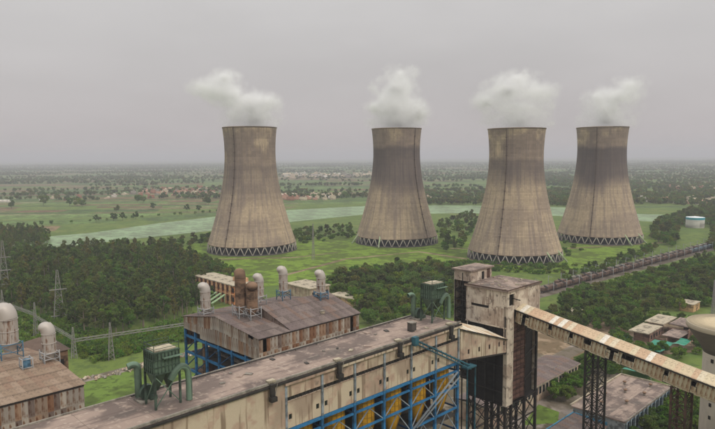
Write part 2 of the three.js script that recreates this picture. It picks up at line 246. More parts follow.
const VAR = {
  tall: [variant('tall', 13, 3.2, 1000, 0.62, dark, 11, 26), variant('tall', 15, 2.7, 1000, 0.62, olive, 12, 28), variant('tall', 11, 3.5, 1000, 0.62, mid, 13, 24), variant('tall', 16.5, 2.8, 1000, 0.62, dark, 14, 30), variant('tall', 10, 3.2, 900, 0.62, bright, 15, 22), variant('tall', 13.5, 3.0, 1000, 0.62, mid, 16, 26)],
  round: [variant('round', 8, 4.4, 1100, 0.6, mid, 21, 24), variant('round', 9.5, 3.8, 1100, 0.6, dark, 22, 26), variant('round', 6.5, 4.2, 1100, 0.6, bright, 23, 22), variant('round', 8.5, 3.6, 1100, 0.6, olive, 24, 24), variant('round', 6.2, 3.4, 1000, 0.6, vivid, 25, 20)],
  bush: [variant('bush', 2.6, 2.4, 420, 0.5, bright, 31, 12), variant('bush', 3.4, 2.6, 420, 0.55, vivid, 32, 12), variant('bush', 2.2, 2.2, 420, 0.5, bright, 33, 11)],
  near: [variant('round', 6.5, 3.6, 2600, 0.42, vivid, 41, 24), variant('round', 7.5, 3.8, 2600, 0.42, mid, 42, 26), variant('round', 5.5, 3.4, 2400, 0.4, bright, 43, 22)],
};
function scatter(P, gap, seed, ok = () => true, most = 9999) {
  const rnd = rng(seed), xs = P.map((p) => p[0]), zs = P.map((p) => p[1]), x0 = Math.min(...xs), x1 = Math.max(...xs), z0 = Math.min(...zs), z1 = Math.max(...zs), out = [], cell = new Map();
  const tries = Math.ceil(((x1 - x0) * (z1 - z0)) / (gap * gap) * 9);
  for (let i = 0; i < tries && out.length < most; i++) {
    const x = lerp(x0, x1, rnd()), z = lerp(z0, z1, rnd()); if (!inPoly(x, z, P) || !ok(x, z)) continue;
    const a = Math.floor(x / gap), b = Math.floor(z / gap); let near = false;
    for (let p = -1; p <= 1 && !near; p++) for (let q = -1; q <= 1; q++) for (const o of cell.get((a + p) + ',' + (b + q)) ?? []) if ((o[0] - x) ** 2 + (o[1] - z) ** 2 < gap * gap) near = true;
    if (near) continue; const k = a + ',' + b; cell.set(k, [...(cell.get(k) ?? []), [x, z]]); out.push([x, z, rnd(), rnd(), rnd()]);
  }
  return out;
}
const protos = {};
function plantTree(kind, name, s, label, category, group, scale = 1) {
  const [x, z, r1, r2, r3] = s, list = VAR[kind], v = Math.floor(r1 * list.length), lm = Math.floor(r2 * 6.9 + r3 * 3) % 6, key = name + kind + v + lm; let o;
  if (!protos[key]) { o = protos[key] = thing(name, label, category, 0, 0, 0, group); mesh('trunk', list[v].trunk, mBark, o); mesh('crown', list[v].crown, leafMats[lm], o); } else o = copy(protos[key], label, group);
  const k = scale * lerp(0.75, 1.25, r3); o.position.set(x, 0, z); o.rotation.y = r2 * 6.28; o.scale.set(k * lerp(0.9, 1.12, r1), k, k * lerp(0.9, 1.12, r2)); return o;
}
// trees that read as one mass: instanced copies
function mass(name, kind, spots, label, category, scale = 1) {
  const root = new THREE.Group(); root.name = numbered(name); tag(root, label, category, undefined, 'stuff'); scene.add(root);
  VAR[kind].forEach((v, i) => {
    const here = spots.filter((s) => Math.floor(s[2] * VAR[kind].length) === i); if (!here.length) return;
    for (const [g, m, nm] of [[v.crown, mLeaf, 'crown'], [v.trunk, mBark, 'trunk']]) {
      const im = dress(new THREE.InstancedMesh(g, m, here.length)), mt = new THREE.Matrix4(), q = new THREE.Quaternion();
      here.forEach(([x, z, a, b, c], n) => { const k = scale * lerp(0.7, 1.3, c); q.setFromAxisAngle(UP, b * 6.28); im.setMatrixAt(n, mt.compose(V(x, 0, z), q, V(k * lerp(0.9, 1.15, a), k, k))); if (nm === 'crown') im.setColorAt(n, new THREE.Color().setRGB(...LEAFK[Math.floor(b * 6.9 + c * 3) % 6])); });
      im.name = nm; im.userData.kind = 'stuff'; root.add(im);
    }
  });
}
const REG = {
  wood: [[-384, -583], [-288, -585], [-236, -601], [-184, -599], [-138, -521], [-103, -402], [-101, -360], [-127, -320], [-148, -324], [-184, -358], [-265, -401]],
  shrubL: [[-146, -303], [-126, -316], [-99, -356], [-87, -315], [-107, -292], [-124, -275]],
  bankL: [[-233, -678], [-173, -727], [-157, -652], [-192, -625], [-215, -626]],
  bankR: [[-88, -770], [-10, -833], [-4, -709], [-43, -693], [-70, -648]],
  belt: [[-28, -437], [-6, -481], [36, -505], [82, -503], [76, -433], [55, -352], [24, -327], [6, -336], [-3, -382]],
  mid23: [[113, -850], [184, -994], [173, -872], [108, -625], [86, -599]],
  rowT4: [[159, -471], [205, -508], [302, -623], [302, -603], [206, -490], [154, -444]],
  backR: [[332, -691], [427, -856], [549, -1002], [633, -1074], [572, -933], [386, -626], [331, -601], [320, -629]],
  backS: [[330, -600], [386, -626], [520, -800], [560, -740], [430, -600], [370, -566]],
  yardL: [[-265, -401], [-184, -358], [-150, -326], [-160, -300], [-190, -310], [-290, -380]],
  lawnM: [[-70, -700], [0, -760], [100, -760], [110, -700], [100, -640], [95, -690], [-5, -720], [-55, -660]],
  lawnR: [[190, -560], [225, -600], [235, -690], [205, -760], [180, -700], [195, -640]],
  rightA: [[112, -364], [136, -398], [160, -412], [176, -398], [205, -408], [262, -470], [330, -520], [320, -440], [262, -380], [207, -361], [178, -362], [142, -321], [110, -321], [102, -333]],
  rightB: [[73, -228], [83, -246], [101, -268], [101, -260], [86, -232], [79, -226]],
  rightC: [[105, -273], [123, -294], [125, -270], [108, -253], [104, -260]],
  rightD: [[89, -205], [99, -213], [104, -208], [119, -225], [134, -237], [131, -224], [115, -196], [86, -196]],
};
{
  const w = scatter(REG.wood, 4.9, 201).sort((a, b) => b[1] - a[1]);
  w.slice(0, 230).forEach((s) => plantTree('tall', 'forest_tree', s, 'tall slender dark green tree in the near edge of the left wood', 'tree', 'trees along the near edge of the wood'));
  mass('wood', 'tall', w.slice(230), 'dense dark green wood between the river and the switchyard', 'wood');
}
for (const s of scatter(REG.shrubL, 3.6, 202)) plantTree('bush', 'shrub', s, 'bright green bush on the bank below the wood', 'bush', 'bushes below the left wood', 1.15);
for (const s of scatter(REG.bankL, 9.5, 203)) plantTree('round', 'broadleaf_tree', s, 'bushy tree on the river bank left of the leftmost cooling tower', 'tree', 'river bank trees left of the towers', 0.85);
for (const s of scatter(REG.bankR, 10.5, 204)) plantTree('round', 'broadleaf_tree', s, 'bushy tree on the river bank between the two left cooling towers', 'tree', 'river bank trees between the left towers', 0.85);
const beltT = scatter(REG.belt, 5.8, 205).sort((a, b) => b[1] - a[1]); mass('tree_belt', 'round', beltT.slice(80), 'mass of trees in the belt before the second cooling tower', 'trees', 1.1);
for (const s of beltT.slice(0, 80)) plantTree('round', 'broadleaf_tree', s, 'dense green tree in the belt before the second cooling tower', 'tree', 'tree belt before the second tower', 1.1);
mass('tree_clump', 'round', scatter(REG.mid23, 11, 206), 'clump of trees between the second and third cooling towers', 'trees');
for (const s of scatter(REG.rowT4, 6.5, 207)) plantTree('round', 'broadleaf_tree', s, 'tree in the row along the railway by the right cooling towers', 'tree', 'trees along the railway', 0.8);
mass('tree_cover', 'round', scatter(REG.backR, 7.5, 208, (x, z) => !(z > -800 && Math.abs(x / -z - 440 / 790) < 0.028)), 'dark green tree cover behind the rightmost cooling tower', 'trees', 1.15);
mass('tree_cover', 'round', scatter(REG.backS, 7, 218, (x, z) => !(z > -800 && Math.abs(x / -z - 440 / 790) < 0.03)), 'green tree cover between the railway and the white tank', 'trees', 0.95);
mass('scrub', 'bush', scatter(REG.yardL, 5, 219), 'green scrub round the pylons at the left', 'scrub', 1.2);
for (const s of [...scatter(REG.lawnM, 12, 220), ...scatter(REG.lawnR, 13, 221)]) plantTree('bush', 'shrub', s, 'low bush on the lawn between the cooling towers', 'bush', 'low bushes on the lawn between the towers', 1.3);
const thickT = scatter(REG.rightA, 4.9, 209, (x, z) => fbm(x / 26, z / 26, 0, 77, 2) > 0.3).sort((a, b) => b[1] - a[1]); mass('thicket', 'round', thickT.slice(90), 'mass of leafy trees filling the ground before the railway', 'trees', 0.9);
for (const s of thickT.slice(0, 90)) plantTree('round', 'broadleaf_tree', s, 'leafy tree in the thicket between railway and ruined buildings', 'tree', 'thicket before the railway', 0.9);
for (const s of scatter(REG.rightB, 3.6, 210)) plantTree('near', 'garden_tree', s, 'bushy green tree beside the long low building with white windows', 'tree', 'trees by the long low building', 0.9);
for (const s of scatter(REG.rightC, 4.2, 211)) plantTree('near', 'garden_tree', s, 'bushy green tree under the sloping conveyor gallery', 'tree', 'trees under the conveyor gallery', 0.9);
for (const s of scatter(REG.rightD, 3.6, 212)) plantTree('near', 'garden_tree', s, 'leafy tree before the flat roofed workshop at lower right', 'tree', 'trees before the flat roofed workshop', 0.85);
mass('wood', 'tall', scatter([[-430, -600], [-331, -628], [-364, -718], [-416, -779], [-500, -760]], 6, 230), 'trees on the near river bank at the far left', 'trees', 0.85);
mass('scrub', 'bush', scatter([[-190, -366], [-148, -326], [-121, -319], [-99, -358], [-92, -331], [-113, -291], [-141, -292], [-180, -328]], 4.2, 231), 'green scrub between the left wood and the switchyard girders', 'scrub', 1.25);
for (const s of scatter([[-184, -597], [-142, -552], [-101, -481], [-90, -407], [-103, -380], [-122, -450]], 6.5, 232)) plantTree('round', 'edge_tree', s, 'rounded dark tree on the right edge of the left wood', 'tree', 'trees on the right edge of the wood', 1.15);
{ const P = [[296, -130], [370, -128], [376, -92], [330, -84], [290, -96]].map(([X, Z]) => PW(X, Z)), inv = (x, z) => [cT * x - sT * z, sT * x + cT * z]; for (const s of scatter(P, 4.6, 233, (x, z) => { const [X, Z] = inv(x, z); return !(X > 310 && X < 360 && Z > -124 && Z < -97) && fbm(x / 12, z / 12, 0, 88, 2) > 0.42; })) plantTree('near', 'ruin_tree', s, 'leafy tree growing round the ruined brick sheds', 'tree', 'trees round the ruin', 0.75); }
for (const s of scatter([[130, -400], [176, -404], [210, -432], [262, -478], [330, -540], [400, -600], [420, -590], [345, -520], [270, -466], [205, -415]], 7, 234, (x, z) => fbm(x / 18, z / 18, 0, 99, 2) > 0.46)) plantTree('bush', 'shrub', s, 'bush in the grass on the near side of the railway', 'bush', 'bushes on the near side of the railway', 1.35);
mass('scrub', 'bush', scatter([[95, -505], [150, -478], [190, -520], [110, -545], [60, -530]], 6, 235), 'low scrub at the foot of the third cooling tower', 'scrub', 1.2);
mass('scrub', 'bush', scatter([[137, -403], [177, -437], [222, -472], [312, -548], [363, -587], [317, -513], [216, -429], [164, -388], [140, -383]], 4.2, 240, (x, z) => fbm(x / 16, z / 16, 0, 101, 3) > 0.47), 'patchy scrub on the open ground before the railway', 'scrub', 1.3);
mass('tree_clump', 'round', scatter([[137, -403], [177, -437], [222, -472], [312, -548], [363, -587], [317, -513], [216, -429], [164, -388], [140, -383]], 8, 241, (x, z) => fbm(x / 22, z / 22, 0, 105, 2) > 0.52), 'scattered trees on the open ground before the railway', 'trees', 0.75);
// dots of trees and hedges over the far farmland, thicker with distance
{
  const rnd = rng(300), out = [];
  const okF = (x, z) => !inPoly(x, z, riverPoly) && Math.abs(x / z) < 0.75;
  for (let i = 0; i < 420; i++) { const z = -lerp(1250, 8500, Math.pow(rnd(), 0.8)), x = (rnd() - 0.5) * 1.5 * -z, len = lerp(80, 700, rnd()), a = (rnd() - 0.5) * 0.5, n = len / 9; for (let k = 0; k < n; k++) { const px = x + Math.cos(a) * 9 * k + (rnd() - 0.5) * 14, pz = z + Math.sin(a) * 9 * k + (rnd() - 0.5) * 16; if (okF(px, pz) && rnd() < 0.8) out.push([px, pz, rnd(), rnd(), rnd()]); } }
  for (let i = 0; i < 16000; i++) { const z = -lerp(2200, 9500, Math.pow(rnd(), 0.7)), x = (rnd() - 0.5) * 1.5 * -z; if (okF(x, z) && fbm(x / 420, z / 260, 0, 321, 3) > 0.46) out.push([x, z, rnd(), rnd(), rnd()]); }
  for (let i = 0; i < 2600; i++) { const z = -lerp(1100, 2600, rnd()), x = -z * lerp(0.3, 0.72, rnd()); if (okF(x, z) && fbm(x / 160, z / 160, 0, 331, 3) > 0.45) out.push([x, z, rnd(), rnd(), rnd()]); }
  for (let i = 0; i < 1500; i++) { const z = -lerp(1150, 1500, rnd()), x = lerp(60, 640, rnd()); if (okF(x, z) && fbm(x / 120, z / 90, 0, 341, 3) > 0.42) out.push([x, z, rnd(), rnd(), rnd()]); }
  const far = [variant('round', 8, 4.6, 90, 2.3, dark, 51, 10), variant('round', 9, 4.2, 90, 2.3, mid, 52, 10), variant('round', 8, 4.8, 90, 2.3, olive, 53, 10)];
  VAR.far = far; mass('far_trees', 'far', out, 'hedges and tree lines fading over the far farmland', 'trees', 1.15);
}
// single trees standing on the farmland left of the towers
for (const [x, z, k] of [[-640, -1240, 1.9], [-560, -1215, 1.7], [-660, -1160, 1.3], [-500, -1380, 1.3], [-420, -1060, 1.1], [-470, -1300, 1.5], [-455, -1292, 1.3], [-580, -1225, 1.5], [-545, -1205, 1.4], [-310, -1240, 1.4], [-300, -1225, 1.2], [-380, -1130, 1.1], [-250, -1130, 1.1], [-360, -930, 1], [-372, -925, 1.1], [-390, -905, 0.9], [-345, -945, 1], [-500, -840, 1.1], [-512, -842, 1], [-525, -838, 1.1], [-300, -1070, 1.1], [-282, -1078, 1]])
  plantTree('round', 'field_tree', [x, z, ((x * 13) % 97 + 97) / 194, ((z * 7) % 89 + 89) / 178, 0.6], 'lone dark tree on the farmland beyond the river', 'tree', 'lone trees on the farmland', k * 1.35);
for (let i = 0, r = rng(350); i < 34; i++) { const t = i / 33, x = lerp(-560, -235, t), z = lerp(-745, -1035, t) - 30 + (r() - 0.5) * 14; if (r() < 0.75) plantTree('round', 'field_tree', [x, z, r(), r(), r()], 'tree in the hedge along the far bank of the river', 'tree', 'hedge along the far river bank', 0.75); }

// ---------------------------------------------------------------- cooling towers
const TH_H = 125, SH0 = 8.2;
const shellR = (y) => { const t = (y - 100) / (y > 100 ? 40 : 88.5); return 25.6 * Math.sqrt(1 + (y > 100 ? 0.36 : 1.9) * t * t); };   // throat at 100 m
function shellTex(seed, bandTop, bandLow, bandK) { // cast lifts, patch repairs, algae runs, a soot band
  const n = 1024; return tex(n, (u, v) => {
    const y = SH0 + v * (TH_H - SH0), lift = Math.floor(v * 78), gore = Math.floor(u * 132), h = hash3(gore, lift, 0, seed), h2 = hash3(gore >> 2, lift >> 1, 1, seed), hl = hash3(7, lift, 2, seed), hg = hash3(gore, 3, 3, seed);
    const a = fbm(u * 10, v * 7, 0, seed + 1, 5, 10, 0), run = fbm(u * 120, v * 5, 0, seed + 7, 3, 120, 0), big = fbm(u * 5, v * 3, 1, seed + 13, 4, 5, 0), f = hash3(u * n | 0, v * n | 0, 0, seed + 5);
    let k = mixc([180, 160, 134], [158, 140, 121], sst(0.35, 0.65, a));
    k = mixc(k, [136, 121, 111], sst(0.45, 0.75, run) * 0.6);
    const up = sst(70, 110, y + 16 * (big - 0.5));
    k = k.map((q) => q * (1 + (h - 0.5) * 0.09 + (hl - 0.5) * 0.07 + (hg - 0.5) * 0.06 + (h2 - 0.5) * 0.16 * up));
    k = mixc(k, [122, 107, 102], up * 0.45 * sst(0.3, 0.6, a));
    const band = sst(bandLow - 14, bandLow + 8, y + 26 * (big - 0.5)) * (1 - sst(bandTop - 3, bandTop + 3, y + 9 * (a - 0.5)));
    k = mixc(k, [86, 77, 78], band * bandK * (0.8 + 0.3 * run));
    const fl = v * 78 - lift, fg = u * 132 - gore; if (fl < 0.13) k = k.map((q) => q * 0.88); if (fg < 0.12) k = k.map((q) => q * 0.9);
    return k.map((q) => q * (0.94 + 0.12 * f));
  });
}
const legG = new THREE.CylinderGeometry(0.5, 0.5, 1, 6), mLeg = M(0xc6c0b8, { map: grime }), mInsideShade = M(0x1f242c), mRim = M(0x94826f, { map: grime }), mLadder = M(0x54463f), mPipeGreen = M(0xb5c8a0, { map: grime, roughness: 0.7 });
const shellPts = Array.from({ length: 60 }, (_, i) => { const y = lerp(SH0, TH_H, i / 59); return new THREE.Vector2(shellR(y), y); });
const shellG = new THREE.LatheGeometry(shellPts, 144), innerG = new THREE.LatheGeometry(shellPts.map((p) => new THREE.Vector2(p.x - 0.7, p.y)), 96);
const rimG = new THREE.LatheGeometry([[-0.75, -0.8], [0.16, -0.8], [0.16, 0.2], [-0.75, 0.2], [-0.75, -0.8]].map(([a, b]) => new THREE.Vector2(shellR(TH_H) + a, TH_H + b)), 120), ringG = new THREE.LatheGeometry([[-0.8, -0.4], [0.2, -0.4], [0.2, 0.4], [-0.8, 0.4], [-0.8, -0.4]].map(([a, b]) => new THREE.Vector2(shellR(SH0) + a, SH0 + b)), 144);
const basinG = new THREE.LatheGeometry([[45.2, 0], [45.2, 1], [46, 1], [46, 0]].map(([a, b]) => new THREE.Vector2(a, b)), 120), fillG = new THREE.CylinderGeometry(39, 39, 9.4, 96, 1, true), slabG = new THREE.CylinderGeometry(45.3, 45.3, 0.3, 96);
const innerMat = M(0x6a645e);
function coolingTower(x, z, label, seed, bt, bl, bk, ladderA, pipes) {
  const t = thing('cooling_tower', label, 'cooling tower', x, z, 0, 'row of four cooling towers'), face = Math.atan2(-x, -z);   // direction of the camera side
  const sm = M(0xffffff, { map: shellTex(seed, bt, bl, bk), roughness: 0.95 }); sm.bumpMap = sm.map; sm.bumpScale = 0.12;
  const shell = mesh('shell', shellG, sm, t); shell.rotation.y = seed;
  mesh('inner_shell', innerG, innerMat, t); mesh('rim', rimG, mRim, t); mesh('ring_beam', ringG, mRim, t); mesh('basin_wall', basinG, mDarkGrey, t); mesh('fill_shade_screen', fillG, mInsideShade, t).position.y = 4.7; mesh('basin_floor', slabG, mInsideShade, t).position.y = 0.15;  // near-black fill screen and floor paint the shaded interior behind the columns
  const N = 36; for (let i = 0; i < N; i++) { const a = (i / N) * 6.2832, d = 3.1416 / N; for (const s of [-1, 1]) { const a1 = a + s * d * 0.9, r1 = shellR(SH0); const o = bar(t, 'raking_column', mLeg, [Math.sin(a) * 45.4, 0.3, Math.cos(a) * 45.4], [Math.sin(a1) * r1, SH0 - 0.3, Math.cos(a1) * r1], 0.95, 0.95, legG); } }
  { // access ladder up the shell: stringers with landings
    const la = face + ladderA, pts = Array.from({ length: 26 }, (_, i) => { const y = lerp(1, TH_H, i / 25), r = shellR(Math.max(y, SH0)) + 0.55; return V(Math.sin(la) * r, y, Math.cos(la) * r); });
    const lad = mesh('ladder', new THREE.TubeGeometry(new THREE.CatmullRomCurve3(pts), 60, 0.32, 5), mLadder, t);
    for (let i = 1; i < 15; i++) { const y = i * 8.3, r = shellR(Math.max(y, SH0)) + 0.8, o = mesh('landing', boxG(1.6, 0.45, 1.1), mLadder, lad); o.position.set(Math.sin(la) * r, y, Math.cos(la) * r); o.rotation.y = la; }
  }
  for (const pa of pipes) { const a = face + pa; bar(t, 'riser_pipe', mPipeGreen, [Math.sin(a + 0.05) * 52, 0.3, Math.cos(a + 0.05) * 52], [Math.sin(a) * 43, 11, Math.cos(a) * 43], 0.75, 0.75, cyl8); }
  return t;
}
coolingTower(-109, -625, 'leftmost cooling tower, tan concrete shell with light sunny right flank', 401, 88, 62, 0.35, -0.62, []);
coolingTower(43.5, -675, 'second cooling tower from left with broad dark soot band below its top', 402, 106, 66, 0.78, 0.82, [-1.28, -0.42]);
coolingTower(147, -566, 'nearest and widest cooling tower, third from the left', 403, 96, 80, 0.5, -0.34, [0.72, 1.12]).scale.setScalar(0.955);
coolingTower(271.5, -680, 'rightmost cooling tower with dark grey band round its waist', 404, 104, 70, 0.8, -0.2, [0.62, 1.1]);

// steam: drifts of fine white droplets, each plume its own cloud of specks
const mSteam = new THREE.MeshPhysicalMaterial({ color: 0xffffff, roughness: 1, transmission: 0.4, thickness: 0, side: THREE.DoubleSide, specularIntensity: 0 });
const speckG = (() => { const r = rng(55), p = []; for (let i = 0; i < 330; i++) { const g = () => (r() + r() + r() - 1.5) * 2.6, c = [g(), g(), g()]; for (let k = 0; k < 3; k++) p.push(c[0] + (r() - 0.5) * 0.185, c[1] + (r() - 0.5) * 0.185, c[2] + (r() - 0.5) * 0.185); } const q = new THREE.BufferGeometry(); q.setAttribute('position', new THREE.Float32BufferAttribute(p, 3)); q.computeVertexNormals(); return q; })();
function steam(x, z, base, label, seed, blobs, count, thick) { // blobs: [dx, y, dz, rx, ry, weight]
  const rnd = rng(seed), spots = []; const tot = blobs.reduce((s, b) => s + b[5], 0);
  while (spots.length < count) {
    let p = rnd() * tot, b = blobs[0]; for (const c of blobs) { if (p < c[5]) { b = c; break; } p -= c[5]; }
    const th = rnd() * 6.283, ct = 2 * rnd() - 1, st = Math.sqrt(1 - ct * ct), r = Math.pow(rnd(), 0.8) * 1.12;
    const X = b[0] + b[3] * r * st * Math.cos(th), Y = b[1] - TH_H + b[4] * r * ct, Z = b[2] + b[3] * 0.8 * r * st * Math.sin(th); if (Y < -2 || (Y < 1.5 && Math.hypot(X, Z) > 26)) continue;
    const w = 6 * (fbm(X / 30, Y / 30, Z / 30, seed + 9, 2) - 0.5), n = fbm(X / 13 + w * 0.3, Y / 11 - w * 0.2, Z / 13, seed, 4);
    if (rnd() > sst(0.32, 0.66, n) * 0.9 + 0.1) continue; spots.push([X, Y, Z]);
  }
  const im = dress(new THREE.InstancedMesh(speckG, mSteam, spots.length)), m = new THREE.Matrix4(), q = new THREE.Quaternion(), e = new THREE.Euler();
  spots.forEach(([X, Y, Z], i) => { const s = thick * lerp(0.6, 1.4, rnd()); e.set(rnd() * 6.28, rnd() * 6.28, rnd() * 6.28); q.setFromEuler(e); im.setMatrixAt(i, m.compose(V(X, Y, Z), q, V(s, s, s))); });
  im.name = numbered('steam_plume'); im.position.set(x, base, z); scene.add(im); tag(im, label, 'steam', 'steam rising from the cooling towers', 'stuff');
}
steam(-109, -625, TH_H, 'white steam blowing to the left off the leftmost cooling tower', 501, [[3, 133, 0, 31, 14, 5], [2, 146, 0, 30, 14, 5], [-18, 158, 0, 27, 13, 4.4], [-40, 166, -6, 24, 11, 3], [-24, 174, 0, 16, 10, 1.4], [14, 149, 0, 20, 11, 2.2]], 5600, 1.15);
steam(43.5, -675, TH_H, 'white steam rising straight above the second cooling tower', 502, [[0, 133, 0, 31, 14, 5], [2, 148, 0, 30, 15, 6], [-2, 168, 0, 26, 15, 5], [4, 184, 0, 19, 11, 2], [-24, 150, 0, 14, 9, 1], [24, 142, 0, 13, 9, 1]], 6000, 1.2);
steam(147, -566, TH_H * 0.955, 'steam spreading both ways above the nearest cooling tower', 503, [[0, 132, 0, 31, 13, 5], [0, 144, 0, 32, 14, 6], [-10, 160, 0, 26, 11, 3.5], [14, 158, 0, 24, 10, 2.5], [-28, 150, -5, 13, 9, 1], [0, 170, 0, 22, 8, 1.2]], 4700, 1.1);
steam(271.5, -680, TH_H, 'thin steam above the rightmost cooling tower', 504, [[3, 133, 0, 31, 14, 4.6], [8, 146, 0, 31, 13, 5], [16, 160, 0, 28, 13, 3.5], [28, 172, 0, 22, 9, 1.5], [-8, 158, 0, 18, 9, 1]], 3600, 1.2);

// ---------------------------------------------------------------- the long coal bunker building
const rB = rng(600), COLX = Array.from({ length: 7 }, (_, i) => 68.6 + 9.15 * i);
{
  const t = plant('coal_bunker_building', 'long flat roofed coal bunker building with cream wall over blue steel frame', 'building', 50, -96);
  for (let X = -30; X < 123; X += 9.15) { const x1 = Math.min(X + 9.15, 124); B(t, 'roof_slab', mRoof, X + 0.02, x1 - 0.02, 52.4, 53, -103, -90, [X, 3 + (X % 3)]); }
  B(t, 'parapet', mGrey, -30, 124.3, 52.9, 53.35, -90.1, -89.75); B(t, 'parapet', mGrey, -30, 124.3, 52.9, 53.25, -103.3, -102.95);
  B(t, 'cornice', mWall, 68.2, 124.3, 51.9, 52.35, -90, -89.3); B(t, 'gutter', mSteelDark, -30, 124.3, 52.42, 52.78, -89.72, -89.35);
  B(t, 'end_wall', mWall, -30, 68.35, 0, 52.4, -90.6, -89.8, [5, 2]); B(t, 'gable_wall', mWall, 123.9, 124.3, 42.5, 52.4, -103, -90);
  B(t, 'back_wall', mWall, -30, 124, 30, 52.4, -103, -102.7);
  const [X0, Z0] = [50, -96];
  for (let i = 0; i < 6; i++) {
    const a = COLX[i] + 0.28, b = COLX[i + 1] - 0.28, w = b - a;
    const up = B(t, 'wall_panel', mWall, a, b, 49.3, 51.9, -90.3, -90, [i * 5.3, 7]);
    const s = new THREE.Shape([[0, 0], [w, 0], [w, 5.4], [0, 5.4]].map((p) => new THREE.Vector2(...p)));
    for (const h of [[0.45, 1.25], [w - 1.25, w - 0.45]]) { if (i === 5 && h[0] > 2) continue; s.holes.push(new THREE.Path([[h[0], 1.65], [h[1], 1.65], [h[1], 2.75], [h[0], 2.75]].map((p) => new THREE.Vector2(...p)))); }
    const g = new THREE.ExtrudeGeometry(s, { depth: 0.3, bevelEnabled: false }); { const uv = g.attributes.uv; for (let k = 0; k < uv.count; k++) uv.setXY(k, uv.getX(k) + i * 11.3 + 2, uv.getY(k) + 13); }
    const lo = mesh('wall_panel', g, mWall, t); lo.position.set(a - X0, 43.1, -90.3 - Z0);
    for (const h of [[0.45, 1.25], [w - 1.25, w - 0.45]]) { if (i === 5 && h[0] > 2) continue; const f = B(t, 'window', mSteelDark, a + h[0], a + h[1], 44.75, 45.85, -90.33, -90.22); B(f, 'pane', mGlass, a + h[0] + 0.1, a + h[1] - 0.1, 44.85, 45.75, -90.22, -90.19); }
    const lou = B(t, 'louvre_slit', mCoalShade, a, b, 48.5, 49.3, -90.5, -90.26); for (let k = 1; k < 9; k++) B(lou, 'mullion', mDarkGrey, a + (w * k) / 9 - 0.06, a + (w * k) / 9 + 0.06, 48.5, 49.3, -90.26, -90.1);
    B(t, 'sill', mWall, a, b, 48.38, 48.5, -90.02, -89.86);
  }
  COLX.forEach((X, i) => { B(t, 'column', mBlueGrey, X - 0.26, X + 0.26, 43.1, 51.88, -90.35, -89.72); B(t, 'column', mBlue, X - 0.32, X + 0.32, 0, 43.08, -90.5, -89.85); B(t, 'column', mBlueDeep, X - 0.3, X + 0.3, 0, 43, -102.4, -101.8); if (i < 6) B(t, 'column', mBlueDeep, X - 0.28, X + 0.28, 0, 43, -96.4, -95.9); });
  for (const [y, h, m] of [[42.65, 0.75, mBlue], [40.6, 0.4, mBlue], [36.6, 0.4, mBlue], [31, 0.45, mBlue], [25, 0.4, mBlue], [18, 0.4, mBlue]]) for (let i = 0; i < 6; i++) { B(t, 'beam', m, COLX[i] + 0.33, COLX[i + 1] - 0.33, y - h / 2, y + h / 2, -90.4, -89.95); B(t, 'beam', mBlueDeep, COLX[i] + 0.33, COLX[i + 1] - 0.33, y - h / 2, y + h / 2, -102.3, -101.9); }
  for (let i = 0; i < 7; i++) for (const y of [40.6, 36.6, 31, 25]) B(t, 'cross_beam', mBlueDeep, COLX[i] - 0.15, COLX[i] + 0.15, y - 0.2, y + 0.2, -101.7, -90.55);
  for (let i = 0; i < 6; i++) { const a = COLX[i] + 0.3, b = COLX[i + 1] - 0.3, c = (a + b) / 2; for (const [y0, y1] of [[40.4, 36.8], [36.4, 31.2], [30.8, 25.2]]) { pbar(t, 'brace', mBlueGrey, [c, y0, -90.15], [a, y1, -90.15], 0.2); pbar(t, 'brace', mBlueGrey, [c, y0, -90.15], [b, y1, -90.15], 0.2); } }
  pbar(t, 'long_brace', mBlueGrey, [COLX[4] + 0.4, 30.9, -89.8], [COLX[6] - 0.3, 40.4, -89.8], 0.32); pbar(t, 'long_brace', mBlueGrey, [COLX[4] + 1.9, 30.9, -89.8], [COLX[6] + 0.4, 38.9, -89.8], 0.28);
  B(t, 'bunker_floor', mDarkGrey, 68.5, 123.7, 28.6, 29, -102, -90.6); B(t, 'bunker_shade_screen', mCoalShade, 68.5, 123.7, 29, 42.4, -101.6, -101.3); B(t, 'ceiling_slab', mCoalShade, 68.5, 123.8, 42.6, 43.05, -102.6, -90.55);  // black screen and ceiling paint the dark interior behind the frame
  for (let i = 0; i < 6; i++) { // yellow coal hoppers
    const X = COLX[i + 1] - 2.2, pts = [[0.6, 29.6], [1.1, 30.5], [2.3, 34.5], [2.3, 41.8], [0, 42.2]].map((p) => new THREE.Vector2(...p)), h = mesh('coal_hopper', new THREE.LatheGeometry(pts, 24), mYellow, t); h.position.set(X - X0, 0, -94.2 - Z0);
    for (let y = 34.7; y < 41.7; y += 1.15) { const r = mesh('hoop', new THREE.TorusGeometry(2.32, 0.07, 5, 28), mYellowRib, h); r.rotation.x = Math.PI / 2; r.position.y = y; }
    for (let k = 0; k < 14; k++) { const a = (k / 14) * 6.283, r = mesh('stiffener', boxG(0.1, 7.2, 0.14), mYellowRib, h); r.position.set(Math.sin(a) * 2.33, 38.1, Math.cos(a) * 2.33); r.rotation.y = a; }
  }
  for (const X of [120, 98, 76]) { const c = pbar(t, 'coal_chute', mRustSteel, [X, 29, -97], [X, 41, -98], 1.3); }
}
